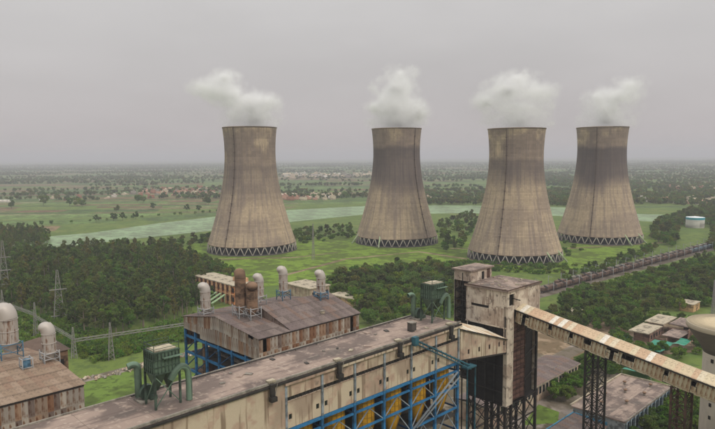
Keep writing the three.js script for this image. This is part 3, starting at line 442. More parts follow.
{ const rn = rng(640); for (let i = 0; i < 16; i++) { const X = lerp(52, 116, rn()), Z = lerp(-102, -91.5, rn()), w = lerp(0.6, 1.8, rn()), t = plant('debris_piece', 'small piece of debris lying on the long bunker roof', 'debris', X, Z, 'debris on the bunker roof'); B(t, 'chunk', [mTray, mGrey, mDarkGrey, mRoof][Math.floor(rn() * 4)], X - w / 2, X + w / 2, 53.01, 53.18, Z - w * 0.3, Z + w * 0.3); t.rotation.y += rn() * 3; } const t = plant('roof_conduit', 'thin dark conduit running along the far edge of the bunker roof', 'conduit', 84, -102.2); pbar(t, 'pipe', mSteelDark, [44, 53.3, -102.2], [123, 53.3, -102.2], 0.12, 0.12, cyl8); for (let X = 45; X < 123; X += 6) B(t, 'support', mGrey, X - 0.15, X + 0.15, 53.02, 53.2, -102.4, -102); }
// lower roof behind the bunker building, left
{ const t = plant('lean_to_roof', 'narrow concrete lean-to roof behind the long bunker building at left', 'roof', 50, -107); B(t, 'slab', mRoof, 43.9, 62, 48.6, 49, -110, -103.4, [9, 9]); B(t, 'parapet', mGrey, 43.9, 62, 49, 49.7, -110.4, -110); for (const X of [45, 61]) B(t, 'post', mGrey, X - 0.25, X + 0.25, 0, 48.6, -109.8, -109.3); }
// roof exhausts over the parapet of the bunker building
[[65.2, 'leftmost'], [82, 'second'], [100.6, 'third'], [119.6, 'rightmost']].forEach(([X, w]) => {
  const t = plant('roof_exhaust', w + ' dark exhaust hood hanging over the cream wall of the bunker building', 'exhaust hood', X, -90, 'exhaust hoods along the bunker roof edge');
  B(t, 'curb', mTray, X - 0.7, X + 0.9, 53.36, 53.75, -90.6, -89.5); B(t, 'duct', mSteelDark, X - 0.8, X + 0.1, 51, 53.3, -89.28, -88.7); B(t, 'hood', mSteelDark, X - 1, X + 0.3, 50.1, 50.98, -89.26, -88.3); pbar(t, 'bracket', mGrey, [X + 0.9, 53.3, -89], [X + 0.2, 51, -88.9], 0.12);
});
{ const t = plant('water_cooler_box', 'small dark box on the bunker roof beside the blue sloping pipe', 'box', 110, -94); B(t, 'casing', mDarkGrey, 109.1, 110.7, 53.02, 55, -94.5, -93); B(t, 'lid', mGrey, 109, 110.8, 55, 55.2, -94.6, -92.9); }
{ // sloping blue pipe bridge across the wall
  const t = plant('sloping_pipe', 'teal blue pipe bridge sloping down across the cream bunker wall', 'pipe', 105, -89);
  const a = [105.2, 52.9, -88.9], b = [127, 41.4, -88.9]; pbar(t, 'pipe', mTeal, a, b, 0.24, 0.24, cyl8); pbar(t, 'pipe', mTeal, [a[0], a[1] - 0.9, a[2] + 0.5], [b[0], b[1] - 0.9, b[2] + 0.5], 0.16, 0.16, cyl8);
  for (let k = 0; k < 12; k++) { const u = (k + 0.5) / 12, x = lerp(a[0], b[0], u), y = lerp(a[1], b[1], u); pbar(t, 'hanger', mTeal, [x, y + 0.4, -88.9], [x, y - 1.1, -88.4], 0.14); }
  B(t, 'head_box', mTeal, 104.6, 105.9, 51.6, 53.6, -89.3, -88.2); B(t, 'foot_platform', mTeal, 124.6, 128.6, 41, 41.35, -89.8, -87.8);
  for (const X of [124.8, 128.3]) B(t, 'post', mTeal, X - 0.14, X + 0.14, 0, 41, -88.2, -87.9);
}
// ---------------------------------------------------------------- green dust collectors on the bunker roof
function dustCollector(X, Z, w, label) {
  const t = plant('dust_collector', label, 'dust collector', X, Z, 'green dust collectors on the bunker roof'), d = 3.6, x0 = X - w / 2, x1 = X + w / 2, z0 = Z - d / 2, z1 = Z + d / 2;
  const box = B(t, 'filter_housing', mGreen, x0, x1, 58.9, 62.7, z0, z1);
  for (let k = 0; k <= 7; k++) { const x = lerp(x0, x1, k / 7); B(box, 'rib', mGreenDark, x - 0.08, x + 0.08, 58.9, 62.7, z1, z1 + 0.14); } for (let k = 0; k <= 5; k++) { const z = lerp(z0, z1, k / 5); B(box, 'rib', mGreenDark, x0 - 0.14, x0, 58.9, 62.7, z - 0.08, z + 0.08); }
  for (const y of [59, 60.2, 61.4, 62.6]) { B(box, 'rib', mGreenDark, x0 - 0.16, x1 + 0.16, y - 0.08, y + 0.08, z1 + 0.15, z1 + 0.19); B(box, 'rib', mGreenDark, x0 - 0.19, x0 - 0.15, y - 0.08, y + 0.08, z0, z1); }
  B(t, 'top_tray', mTray, x0 + 0.3, x1 - 0.3, 62.72, 62.9, z0 + 0.3, z1 - 0.3); B(t, 'walkway', mGreenPale, x0 + w * 0.3, x1 + 0.3, 61.6, 61.72, z1 + 0.2, z1 + 0.95);
  for (const [a, b] of [[x0, z0], [x1, z0], [x0, z1], [x1, z1]]) { B(t, 'leg', mGreenDark, a - 0.16, a + 0.16, 53, 58.9, b - 0.16, b + 0.16); B(t, 'rail_post', mGreenDark, a - 0.05, a + 0.05, 62.7, 63.9, b - 0.05, b + 0.05); }
  for (const y of [63.3, 63.9]) { B(t, 'rail', mGreenDark, x0, x1, y - 0.04, y + 0.04, z1 - 0.04, z1 + 0.04); B(t, 'rail', mGreenDark, x0, x1, y - 0.04, y + 0.04, z0 - 0.04, z0 + 0.04); B(t, 'rail', mGreenDark, x0 - 0.04, x0 + 0.04, y - 0.04, y + 0.04, z0, z1); }
  for (const s of [-1, 1]) { const g = new THREE.CylinderGeometry(1.55, 0.28, 3.2, 4, 1); g.rotateY(Math.PI / 4); g.scale(w / 4.4 * 0.98, 1, 1.5); const h = mesh('hopper', g, mGreen, t); h.position.set(s * w * 0.25, 57.28, 0); }
  for (const [a, b] of [[[x0, 53.3, z1], [x1, 58.7, z1]], [[x1, 53.3, z1], [x0, 58.7, z1]], [[x0, 53.3, z0], [x0, 58.7, z1]]]) pbar(t, 'brace', mGreenPale, a, b, 0.14);
  const duct = new THREE.CatmullRomCurve3([V(w * 0.1, 57.6, d / 2 + 0.1), V(w * 0.3, 59, d / 2 + 0.35), V(w * 0.55, 59.5, d / 2 + 0.3), V(w * 0.8, 58.7, d / 2 + 0.1), V(w * 0.87, 56.8, d / 2), V(w * 0.87, 53.1, d / 2)]); mesh('inlet_duct', new THREE.TubeGeometry(duct, 30, 0.55, 12), mGreenPale, t);
  const fan = mesh('exhaust_stack', new THREE.CylinderGeometry(0.62, 0.62, 5, 14), mGreen, t); fan.position.set(-w / 2 - 0.2, 56.2, -d / 2 - 2.4); const cap = mesh('stack_cap', new THREE.TubeGeometry(new THREE.CatmullRomCurve3([V(0, 2.4, 0), V(-0.1, 3, 0), V(-0.7, 3.3, -0.2), V(-1.6, 3.1, -0.4)]), 12, 0.6, 12), mGreenPale, fan);
  const vol = mesh('fan_casing', new THREE.CylinderGeometry(1.35, 1.35, 1.1, 20), mGreenDark, t); vol.rotation.x = Math.PI / 2; vol.position.set(-w / 2 + 0.9, 54.5, -d / 2 - 1.6); B(t, 'motor', mGreenDark, x0 + 1, x0 + 2.2, 53.02, 54, z0 - 1, z0 - 0.2); B(t, 'fan_base', mGrey, x0 - 0.8, x0 + 2.4, 53.01, 53.3, z0 - 3.2, z0 - 0.1);
  return t;
}
dustCollector(46.9, -95.9, 4.5, 'green ribbed dust collector with arched duct near the left end of the bunker roof');
dustCollector(121.2, -96.4, 5, 'green ribbed dust collector beside the pale transfer house');

// ---------------------------------------------------------------- link gallery and transfer house
{
  const t = plant('link_gallery', 'cream link gallery with tan lean-to roof joining bunker building and transfer house', 'gallery', 135, -96), [X0, Z0] = [135, -96];
  const top = (x) => lerp(51.2, 43.9, (x - 124.6) / 21.6), bot = (x) => lerp(43.1, 40, (x - 124.6) / 21.6), N = 9;
  for (let i = 0; i < N; i++) { // cladding boards, each a slanted slab
    const a = 124.6 + (21.6 * i) / N + 0.02, b = 124.6 + (21.6 * (i + 1)) / N - 0.02, s = new THREE.Shape([[a - X0, bot(a)], [b - X0, bot(b)], [b - X0, top(b)], [a - X0, top(a)]].map((p) => new THREE.Vector2(...p)));
    if (i % 2 && i < 8 || i === 8) { const c = (a + b) / 2 - X0, y = lerp(44.4, 42.9, (i - 1) / 7); s.holes.push(new THREE.Path([[c - 0.4, y - 0.65], [c + 0.4, y - 0.65], [c + 0.4, y + 0.65], [c - 0.4, y + 0.65]].map((p) => new THREE.Vector2(...p)))); const w = B(t, 'window', mSteelDark, c + X0 - 0.4, c + X0 + 0.4, y - 0.65, y + 0.65, -90.42, -90.3); B(w, 'pane', mGlass, c + X0 - 0.3, c + X0 + 0.3, y - 0.55, y + 0.55, -90.3, -90.27); }
    const g = new THREE.ExtrudeGeometry(s, { depth: 0.25, bevelEnabled: false }), o = mesh('wall_panel', g, mWall, t); o.position.z = -90.3 - Z0;
  }
  const rn = rng(702), ex = V(21.9, -7.4, 0).normalize(), ey = V(0, 1.5, -8.6).normalize();
  sheeting(t, 'roof_sheet', mConvRoof, V(124.2 - X0, 51.35, -89.7 - Z0), ex, ey, 23.1, 8.7, 1.15, 2, rn);
  pbar(t, 'eave_beam', mSteelDark, [124.2, 51.2, -89.75], [146.2, 43.75, -89.75], 0.28); 
  const fl = pbar(t, 'floor_beam', mSteelDark, [124.6, 42.9, -90.1], [146.2, 39.85, -90.1], 0.4); B(t, 'back_wall', mCoalShade, 124.7, 146, 41, 46, -99, -98.7);
  const g = quadG([[124.7 - X0, 43, -98.7 - Z0], [124.7 - X0, 43, -90.3 - Z0], [146 - X0, 39.9, -90.3 - Z0], [146 - X0, 39.9, -98.7 - Z0]]); mesh('soffit', g, mCoalShade, t);
}
{
  const t = plant('transfer_house', 'tall pale concrete conveyor transfer house with lower walls painted black for shade', 'building', 155, -97), [X0, Z0] = [155, -97];
  // left face in panels with a broken slit, front face with a window bay
  const face = (name, m, z0, z1, y0, y1, sh) => B(t, name, m, 146.5, 146.9, y0, y1, z0, z1, sh);
  face('wall_panel', mPale, -97.02, -90.4, 52.25, 57, [1, 1]); face('wall_panel', mPale, -104, -97.06, 52.25, 57, [8, 3]); face('wall_panel', mPale, -96.2, -90.4, 46.9, 52.22, [15, 5]); face('wall_panel', mPale, -104, -102.3, 46.9, 52.22, [3, 11]); face('wall_panel', mPale, -102.28, -96.22, 46.9, 51.45, [6, 16]);
  B(t, 'slit', mCoalShade, 146.95, 147.1, 51.4, 52.3, -102.4, -96.1); B(t, 'string_course', mPale, 146.2, 146.48, 46.6, 46.95, -104, -90.2, [2, 2]); pbar(t, 'drain_pipe', mSteelDark, [146.3, 41, -90.6], [146.3, 50, -90.6], 0.25);
  B(t, 'corner_pier', mPale, 146.5, 149.9, 24, 52.8, -91.2, -90, [4, 9]); B(t, 'corner_pier', mPale, 146.5, 147.3, 52.82, 57, -90.4, -90, [4, 2]);
  const bay = B(t, 'window', mCoalShade, 147.32, 149.8, 52.85, 56.2, -90.9, -90.7); for (const x of [148.1, 148.95]) B(bay, 'mullion', mSteelDark, x - 0.06, x + 0.06, 52.85, 56.2, -90.68, -90.55); B(t, 'lintel', mPale, 147.32, 149.85, 56.22, 57, -90.4, -90);
  pbar(t, 'jib', mSteelDark, [149.4, 54.9, -90.3], [149.4, 54.7, -87.8], 0.22);
  B(t, 'wall_panel', mPale, 149.9, 157.3, 51.6, 57, -90.45, -90, [7, 12]); B(t, 'wall_panel', mPale, 157.35, 164.3, 46.9, 57, -90.45, -90, [12, 1]); B(t, 'wall_panel', mPale, 163.9, 164.3, 24, 57, -104, -90.5, [3, 3]); B(t, 'wall_panel', mPale, 147, 163.85, 24, 57, -104, -103.7, [3, 8]);
  for (const [x0, x1, z0, z1, s] of [[146, 152.1, -104.4, -89.6, 1], [152.12, 158.3, -104.3, -89.7, 6], [158.32, 164.7, -104.4, -89.6, 12]]) B(t, 'roof_slab', mRoof, x0, x1, 57.02, 57.5, z0, z1, [s * 3, s]);
  B(t, 'roof_kerb', mRustSteel, 146, 146.25, 57.5, 57.75, -104.4, -89.6); B(t, 'roof_kerb', mRustSteel, 146.3, 164.7, 57.5, 57.72, -89.85, -89.6);
  const rn = rng(710); for (let i = 0; i < 34; i++) { const x = lerp(146.8, 163.6, rn()), z = lerp(-103.8, -90.4, rn()), o = mesh('rubble', boxG(0.9, 0.25, 0.6), rn() < 0.5 ? mTray : mRoof, t); o.position.set(x - X0, 57.6, z - Z0); o.rotation.y = rn() * 3; o.scale.setScalar(lerp(0.4, 1.3, rn())); }
  // below the roof house: brick lattice stair, black panels painting shade in voids and under the gallery
  for (let j = 0; j < 17; j++) for (let i = 0; i < 3; i++) { const x = 150.1 + i * 2.1, y = 24.6 + j * 1.42; B(t, 'infill_block', M0Brick(i, j), x + 0.06, x + 2.04, y + 0.05, y + 1.36, -90.7, -90.35 + 0.04 * ((i * 7 + j * 3) % 3)); }
  for (const x of [150, 156.45]) B(t, 'stair_post', mRustSteel, x, x + 0.14, 24.2, 49, -90.75, -90.1);
  for (let j = 0; j < 9; j++) { const y = 25.2 + j * 2.84; pbar(t, 'stair_flight', mRustSteel, [150.2, y, -90.05], [156.4, y + (j % 2 ? 1.2 : -1.2) * 0.35, -90.05], 0.16); }
  for (let k = 0; k < 6; k++) { const y = 24 + k * 3.8; for (let i = 0; i < 4; i++) B(t, 'shade_panel', mCoalShade, 147.2 - 0.05 * ((i + k) % 3), 147.5, y + 0.04, y + 3.76, -103.6 + i * 3.07 + 0.03, -103.6 + (i + 1) * 3.07 - 0.03, [i * 3, k * 2]); for (let i = 0; i < 2; i++) B(t, 'shade_panel', mCoalShade, 156.7 + i * 3.6, 160.25 + i * 3.6, y + 0.04, y + 3.76, -92.3, -92 + 0.06 * ((i + k) % 2), [i, k]); } for (const z of [-103.4, -100.4, -97.4, -94.4]) B(t, 'girt_post', mSteelDark, 146.85, 147.08, 24, 46.6, z - 0.12, z + 0.12); for (const y of [27.8, 35.4, 43]) B(t, 'girt', mSteelDark, 146.6, 146.84, y - 0.12, y + 0.12, -103.6, -91.25); B(t, 'hopper_floor', mCoalShade, 147, 164, 23.7, 24, -103.6, -90.5);
  for (const y of [29, 36, 42]) pbar(t, 'wind_brace', mSteelDark, [156.8, y, -90.6], [164, y + 2.5, -90.6], 0.22);
  for (const x of [147, 150.1, 157.3, 163.8]) for (const z of [-103.4, -97, -90.6]) B(t, 'leg', mSteelDark, x - 0.35, x + 0.35, 0, 23.7, z - 0.35, z + 0.35);
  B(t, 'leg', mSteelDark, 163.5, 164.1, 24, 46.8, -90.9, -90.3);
  for (const z of [-90.6, -97, -103.4]) for (let k = 0; k < 4; k++) { const y = 0.5 + k * 5.8; for (const [a, b] of [[147, 150.1], [150.1, 157.3], [157.3, 163.8]]) { pbar(t, 'brace', mSteelDark, [a, y, z], [b, y + 5.4, z], 0.2); pbar(t, 'brace', mSteelDark, [b, y, z], [a, y + 5.4, z], 0.2); B(t, 'tie', mSteelDark, a, b, y + 5.5, y + 5.75, z - 0.1, z + 0.1); } }
  for (const x of [147, 163.8]) for (let k = 0; k < 4; k++) { const y = 0.5 + k * 5.8; for (const [a, b] of [[-103.4, -97], [-97, -90.6]]) { pbar(t, 'brace', mSteelDark, [x, y, a], [x, y + 5.4, b], 0.2); pbar(t, 'brace', mSteelDark, [x, y, b], [x, y + 5.4, a], 0.2); } }
}
function M0Brick(i, j) { const k = (i * 5 + j * 7) % 3; return brickM[k]; }
{ // stair tower behind the transfer house
  const t = plant('stair_tower', 'small pale stair tower with open steel side behind the transfer house', 'stair tower', 154, -107);
  B(t, 'wall', mPale, 149.1, 160.4, 55, 60.6, -104.75, -104.42, [3, 14]); B(t, 'wall', mPale, 149.1, 149.4, 57.6, 60.6, -110, -104.8, [11, 6]); B(t, 'wall', mPale, 149.1, 160.4, 40, 60.6, -110.3, -110.02, [1, 6]); B(t, 'wall', mPale, 160.1, 160.4, 40, 60.6, -110, -104.8, [1, 6]);
  B(t, 'roof_slab', mRoof, 148.5, 161, 60.62, 61.1, -110.9, -103.9, [20, 2]); B(t, 'door', mCoalShade, 155, 156.3, 57.55, 59.9, -104.44, -104.36); B(t, 'door', mRustSteel, 157.8, 159.4, 57.55, 60.4, -104.44, -104.38);
  for (const z of [-110, -107.2, -104.9]) B(t, 'post', mSteelDark, 149.05, 149.35, 0, z > -106 || z < -109 ? 57.6 : 60, z - 0.15, z + 0.15);
  for (let k = 0; k < 10; k++) { const y = 28 + k * 2.95; B(t, 'landing', mSteelDark, 149.1, 152, y, y + 0.18, -110, -104.9); pbar(t, 'stair_flight', mSteelDark, [149.5, y, k % 2 ? -110 : -105], [149.5, y + 2.95, k % 2 ? -105 : -110], 0.3); pbar(t, 'rail', mSteelDark, [149.2, y + 1.1, -110], [149.2, y + 1.1, -105], 0.08); }
  B(t, 'back_screen', mDarkGrey, 152.2, 152.5, 26, 57.4, -110, -104.9);
}
// ---------------------------------------------------------------- sloping conveyor gallery and its trestles
{
  const t = plant('conveyor_gallery', 'long roofed conveyor gallery of patched tan sheets sloping down to the right', 'conveyor', 154, -60), [X0, Z0] = [154, -60], zE = -16, L = 90 + zE, slope = -0.171, yE = (z) => 51.35 + slope * (z + 90);
  const rn = rng(720), dir = V(0, slope, 1).normalize(), len = L / dir.z; const xN = 150.4, xR = 154.6, xF = 157.8, rise = 1.1;
  // roof: near slope and far slope
  const upN = V(xR - xN, rise, 0).normalize(), upF = V(xF - xR, -rise, 0).normalize(), lenN = Math.hypot(xR - xN, rise), lenF = Math.hypot(xF - xR, rise), n = 58, w = len / n;
  let tone = 0; for (let i = 0; i < n; i++) { if (rn() < 0.45) tone = Math.floor(rn() * 5); const pale = rn() < 0.1;
    for (const [base, up, l] of [[V(xN - X0, 0, 0), upN, lenN], [V(xR - X0, rise, 0), upF, lenF]]) { const o = mesh('roof_sheet', corrG(w * 1.02, l, 4, 0.05), mConvRoof[pale ? 5 : rn() < 0.2 ? Math.floor(rn() * 5) : tone], t), z = -90 + L * ((i + 0.5) / n); const ez = up.clone().cross(dir).normalize(); if (ez.y < 0) ez.negate(); o.position.set(base.x, yE(z) + base.y + 0.12 + 0.03 * rn(), z - Z0).addScaledVector(up, l / 2); const ex = up.clone().cross(ez).normalize(); basis(o, ex, up, ez); } }
  pbar(t, 'eave_beam', mSteelDark, [xN + 0.15, yE(-90) - 0.12, -90], [xN + 0.15, yE(zE) - 0.12, zE], 0.3); pbar(t, 'floor_beam', mSteelDark, [151, yE(-90) - 3.5, -90], [151, yE(zE) - 3.5, zE], 0.35); pbar(t, 'floor_beam', mSteelDark, [157.2, yE(-90) - 3.5, -90], [157.2, yE(zE) - 3.5, zE], 0.35);
  { const q = (x, y0, y1, nm, m) => { const a = -90, b = zE; mesh(nm, quadG([[x - X0, yE(a) + y0, a - Z0], [x - X0, yE(b) + y0, b - Z0], [x - X0, yE(b) + y1, b - Z0], [x - X0, yE(a) + y1, a - Z0]]), m, t); }; q(157.3, -3.3, 0, 'far_wall', mConvWall[1]);
    mesh('floor', quadG([[150.9 - X0, yE(-90) - 3.3, -90 - Z0], [150.9 - X0, yE(zE) - 3.3, zE - Z0], [157.3 - X0, yE(zE) - 3.3, zE - Z0], [157.3 - X0, yE(-90) - 3.3, -90 - Z0]]), mDarkGrey, t); }
  // near wall: sheets with dark openings where some are missing
  const gaps = [[-88.4, -85.6, 1], [-80.4, -78.9, 0], [-74.1, -72.9, 0], [-69.6, -67.6, 0], [-64, -60.6, 1], [-60, -57.4, 0], [-50.1, -49, 0], [-43.9, -42.7, 0], [-33, -31.8, 0]], wn = 74, ww = L / wn, exW = dir.clone(), eyW = V(0, 1, 0).addScaledVector(dir, -dir.y).normalize(), ezW = V(-1, 0, 0);
  for (let i = 0; i < wn; i++) { const z = -90 + L * ((i + 0.5) / wn), gp = gaps.find(([a, b]) => z > a && z < b), m = mConvWall[Math.floor(rn() * mConvWall.length)];
    const put = (yc, h) => { const o = mesh('wall_sheet', corrG(ww * 1.03, h, 3, 0.05), m, t); o.position.set(150.8 - X0 + 0.02 * rn(), yE(z) + yc, z - Z0); basis(o, exW, eyW, V(-1, 0, 0)); };
    if (!gp) put(-1.85 - 0.15 * rn(), 3.2 + 0.3 * rn()); else if (!gp[2]) put(-2.6, 1.7); else if (rn() < 0.35) put(-2.2, 2.3); }
  for (const [a, b] of gaps) { const zc = (a + b) / 2; for (const z of [a, b]) pbar(t, 'opening_jamb', mSteelDark, [150.85, yE(z) - 3.2, z], [150.85, yE(z) - 0.3, z], 0.14); pbar(t, 'opening_sill', mSteelDark, [150.82, yE(a) - 1.75, a], [150.82, yE(b) - 1.75, b], 0.12); }
  for (let i = 0; i <= 12; i++) { const z = -90 + (L * i) / 12; pbar(t, 'frame_post', mSteelDark, [157.1, yE(z) - 3.3, z], [157.1, yE(z) - 0.1, z], 0.2); pbar(t, 'frame_post', mSteelDark, [151.05, yE(z) - 3.3, z], [151.05, yE(z) - 0.1, z], 0.2); }
  pbar(t, 'belt', mBlack, [154, yE(-90) - 2.4, -90], [154, yE(zE) - 2.4, zE], 1.4, 0.2);
}
function trestle(x0, x1, z0, z1, top, label, m) {
  const t = plant('trestle_tower', label, 'trestle', (x0 + x1) / 2, (z0 + z1) / 2, 'trestles under the conveyor gallery'), c = [[x0, z0], [x0, z1], [x1, z1], [x1, z0]];
  for (const [x, z] of c) B(t, 'leg', m, x - 0.24, x + 0.24, 0, top, z - 0.24, z + 0.24);
  const n = 14; for (let k = 0; k < n; k++) { const y0 = (top * k) / n, y1 = (top * (k + 1)) / n; for (let s = 0; s < 4; s++) { const [a, b] = [c[s], c[(s + 1) % 4]]; pbar(t, 'brace', m, [a[0], y0, a[1]], [b[0], y1, b[1]], 0.15); pbar(t, 'brace', m, [b[0], y0, b[1]], [a[0], y1, a[1]], 0.15); pbar(t, 'tie', m, [a[0], y1 - 0.15, a[1]], [b[0], y1 - 0.15, b[1]], 0.16); } }
}
trestle(151.1, 155.8, -69.4, -66, 44, 'dark steel lattice trestle under the middle of the conveyor gallery', mSteelDark);
trestle(151.1, 155.8, -48.2, -45, 40.3, 'rusty lattice trestle under the conveyor gallery beside the round water tower', mRustSteel);
{ // flared water tower
  const t = plant('water_tower', 'round concrete water tower with flared mushroom head at right edge', 'water tower', 189, -46);
  const P = (a) => a.map((p) => new THREE.Vector2(...p));
  mesh('shaft', new THREE.LatheGeometry(P([[6.5, 0], [6.2, 38], [6.2, 40]]), 48), M(0xd9d2c6, { map: grime }), t); mesh('cone', new THREE.LatheGeometry(P([[6.2, 40], [6.8, 41.5], [10.4, 46.6], [10.6, 47.2]]), 48), M(0x7a746c, { map: grime }), t);
  mesh('rim', new THREE.LatheGeometry(P([[10.4, 47.0], [10.7, 47.0], [10.7, 48.2], [10.4, 48.3]]), 48), mTray, t); const rf = mesh('roof', new THREE.LatheGeometry(P([[10.4, 48.3], [6, 48.6], [0.001, 48.9]]), 48), M(0xd2c3a4, { map: grime }), t);
  for (const y of [27.6, 14]) { const r = mesh('ring', new THREE.TorusGeometry(6.4, 0.22, 6, 48), mRustSteel, t); r.rotation.x = Math.PI / 2; r.position.y = y; }
  const hatch = mesh('hatch', boxG(2, 0.8, 2), mDarkGrey, rf); hatch.position.set(1, 48.9, 3.4);
  const fa = Math.atan2(PW(189, -46)[0] * -1, -PW(189, -46)[1]) - TH - 0.62; for (const y of [41.4 - 3, 29.6, 26, 22.4, 18.5]) { const o = mesh('window', boxG(0.7, 1, 0.4), mCoalShade, t); o.position.set(Math.sin(fa) * 6.22, y, Math.cos(fa) * 6.22); o.rotation.y = fa; }
}
// ---------------------------------------------------------------- boiler houses
function boilerHouse(name, label, X, X1, left, seed, roofM, full) {
  const t = plant(name, label, 'building', (X + X1) / 2, -142, undefined), [X0, Z0] = org(t), rn = rng(seed), w = X1 - X, at = (x, y, z) => V(x - X0, y, z - Z0);
  const zF = -123.3, zR = -143, zB = -161, yF = 50, yR = 52, yB = 48.8, z1 = full ? -137 : zR, y1 = full ? 54 : 51.2;
  const slope = (x0, x1, za, ya, zb, yb, nv) => { const up = V(0, yb - ya, zb - za), l = up.length(); up.normalize(); sheeting(t, 'roof_sheet', roofM, at(x0, ya, za), V(1, 0, 0), up, x1 - x0, l, 1.25, nv, rn); };
  const xs = full ? X + 10 : X;
  if (full) { slope(X - 0.4, xs, zF + 0.5, yF - 0.05, zR, yR, 5); slope(xs, X1 + 0.5, zF + 0.5, yF - 0.05, z1, y1, 4); slope(xs, X1 + 0.4, z1, 52.2, zB - 0.4, yB, 5); slope(X - 0.4, xs, zR, yR, zB - 0.4, yB, 4); { const g = new THREE.BufferGeometry(); g.setAttribute('position', new THREE.Float32BufferAttribute([[xs, yF - 0.1, zF], [xs, 51.2, z1 - 0.1], [xs, y1, z1]].flatMap((p) => at(...p).toArray()), 3)); g.setAttribute('uv', new THREE.Float32BufferAttribute([0, 0, 14, 0, 14, 4], 2)); g.computeVertexNormals(); mesh('monitor_end', g, mSheetGrey[6], t); } B(t, 'monitor_back', mCoalShade, xs, X1, 51.8, 53.9, -137.2, -137); }
  else { slope(X - 0.4, X1 + 0.4, zF + 0.5, yF, zR, y1, 6); slope(X - 0.4, X1 + 0.4, zR, y1, zB - 0.4, yB, 4); }
  // corrugated walls
  sheeting(t, 'wall_sheet', mSheetGrey, at(X, 42.6, zF), V(1, 0, 0), V(0, 1, 0), w, 7.3, 1.15, 2, rn, (u, v) => full && ((u > 1.2 && u < 2.6 && v > 3.65) || (u > w - 4 && u < w - 2.6)));
  if (full) { // left gable, top following the roof
    const n = 33, dz = (zF - zB) / n; for (let i = 0; i < n; i++) { const z = zB + (i + 0.5) * dz, yt = z < zR ? lerp(yB, yR, (z - zB) / (zR - zB)) : lerp(yR, yF, (z - zR) / (zF - zR)), yb = z < -152 ? 45.3 : 44 + 0.5 * ((z + 152) / 28); const tops = yt - 0.1 - (i === 29 || i === 30 ? 0.9 : 0); const mid0 = lerp(yb, tops, 0.5) + rn() * 0.4; const mm = mSheetGrey[i < 14 ? (rn() < 0.55 ? 4 + Math.floor(rn() * 2) : Math.floor(rn() * 4)) : Math.floor(rn() * 4)];
      for (const [a, b, k] of [[yb - 0.1 * rn(), mid0 + 0.1, 0], [mid0, tops, 1]]) { const o = mesh('wall_sheet', corrG(dz * 1.04, 1, 3, 0.05), k ? mm : mSheetGrey[Math.floor(rn() * 5)], t); o.scale.y = b - a; o.position.copy(at(X - 0.02 - 0.03 * k, (a + b) / 2, z)); basis(o, V(0, 0, 1), V(0, 1, 0), V(-1, 0, 0)); } }
  } else sheeting(t, 'wall_sheet', mSheetGrey, at(X, 42, zB), V(0, 0, 1), V(0, 1, 0), zF - zB, 7, 1.2, 2, rn);
  sheeting(t, 'wall_sheet', mSheetGrey, at(X1, 40, zF), V(0, 0, -1), V(0, 1, 0), zF - zB, 9, 1.2, 2, rn); sheeting(t, 'wall_sheet', mSheetGrey, at(X1, 40, zB), V(-1, 0, 0), V(0, 1, 0), w, 8.6, 1.3, 2, rn);
  B(t, 'verge_trim', mSteelDark, X, X1, yF - 0.35, yF - 0.08, zF + 0.12, zF + 0.3);
  // blue steel frame below
  const cz = [zF - 0.3, -129.5, -136, -142.5, -149, -155, zB + 0.3], cx = [X + 0.3, X + w / 3, X + (2 * w) / 3, X1 - 0.3];
  for (const x of cx) for (const z of cz) B(t, 'column', mBlue, x - 0.3, x + 0.3, 0, 46.5, z - 0.3, z + 0.3);
  for (const y of [43.2, 38.4, 33.2, 27, 20]) { for (let i = 0; i < 6; i++) { B(t, 'beam', mBlue, cx[0] - 0.2, cx[0] + 0.2, y - 0.35, y + 0.35, cz[i + 1] + 0.32, cz[i] - 0.32); if (y > 30) pbar(t, 'brace', mBlueDeep, [cx[0], y - 0.4, cz[i]], [cx[0], y - 4.6, cz[i + 1]], 0.24); } B(t, 'floor_deck', mDarkGrey, cx[0] + 0.5, X1 - 0.6, y - 0.6, y - 0.38, zB + 0.6, zF - 0.6); for (let i = 0; i < 3; i++) B(t, 'beam', mBlue, cx[i] + 0.32, cx[i + 1] - 0.32, y - 0.3, y + 0.3, zF - 0.5, zF - 0.1); }
  B(t, 'core_wall', mCoalShade, X + 9, X1 - 1, 0, 42, zB + 4, zF - 3);
  for (let k = 0; k < 3; k++) B(t, 'duct', [mRustPipe, mRustSteel, mGrey][k], X + 1.5 + k * 2, X + 3.3 + k * 2, 30 + k * 3, 33 + k * 3, -158 + k * 2, -128); B(t, 'riser', mRustPipe, X + 1, X + 2, 20, 44, -152.6, -151.4);
  return t;
}
boilerHouse('boiler_house', 'rusty corrugated boiler house with brown roof and six vent stacks on blue steel frame', 86, 121, true, 801, mRoofSheet, true);
boilerHouse('boiler_house', 'grey corrugated boiler house with tan roof at the left edge', 8, 43.5, false, 802, mRoofSheetTan, false);
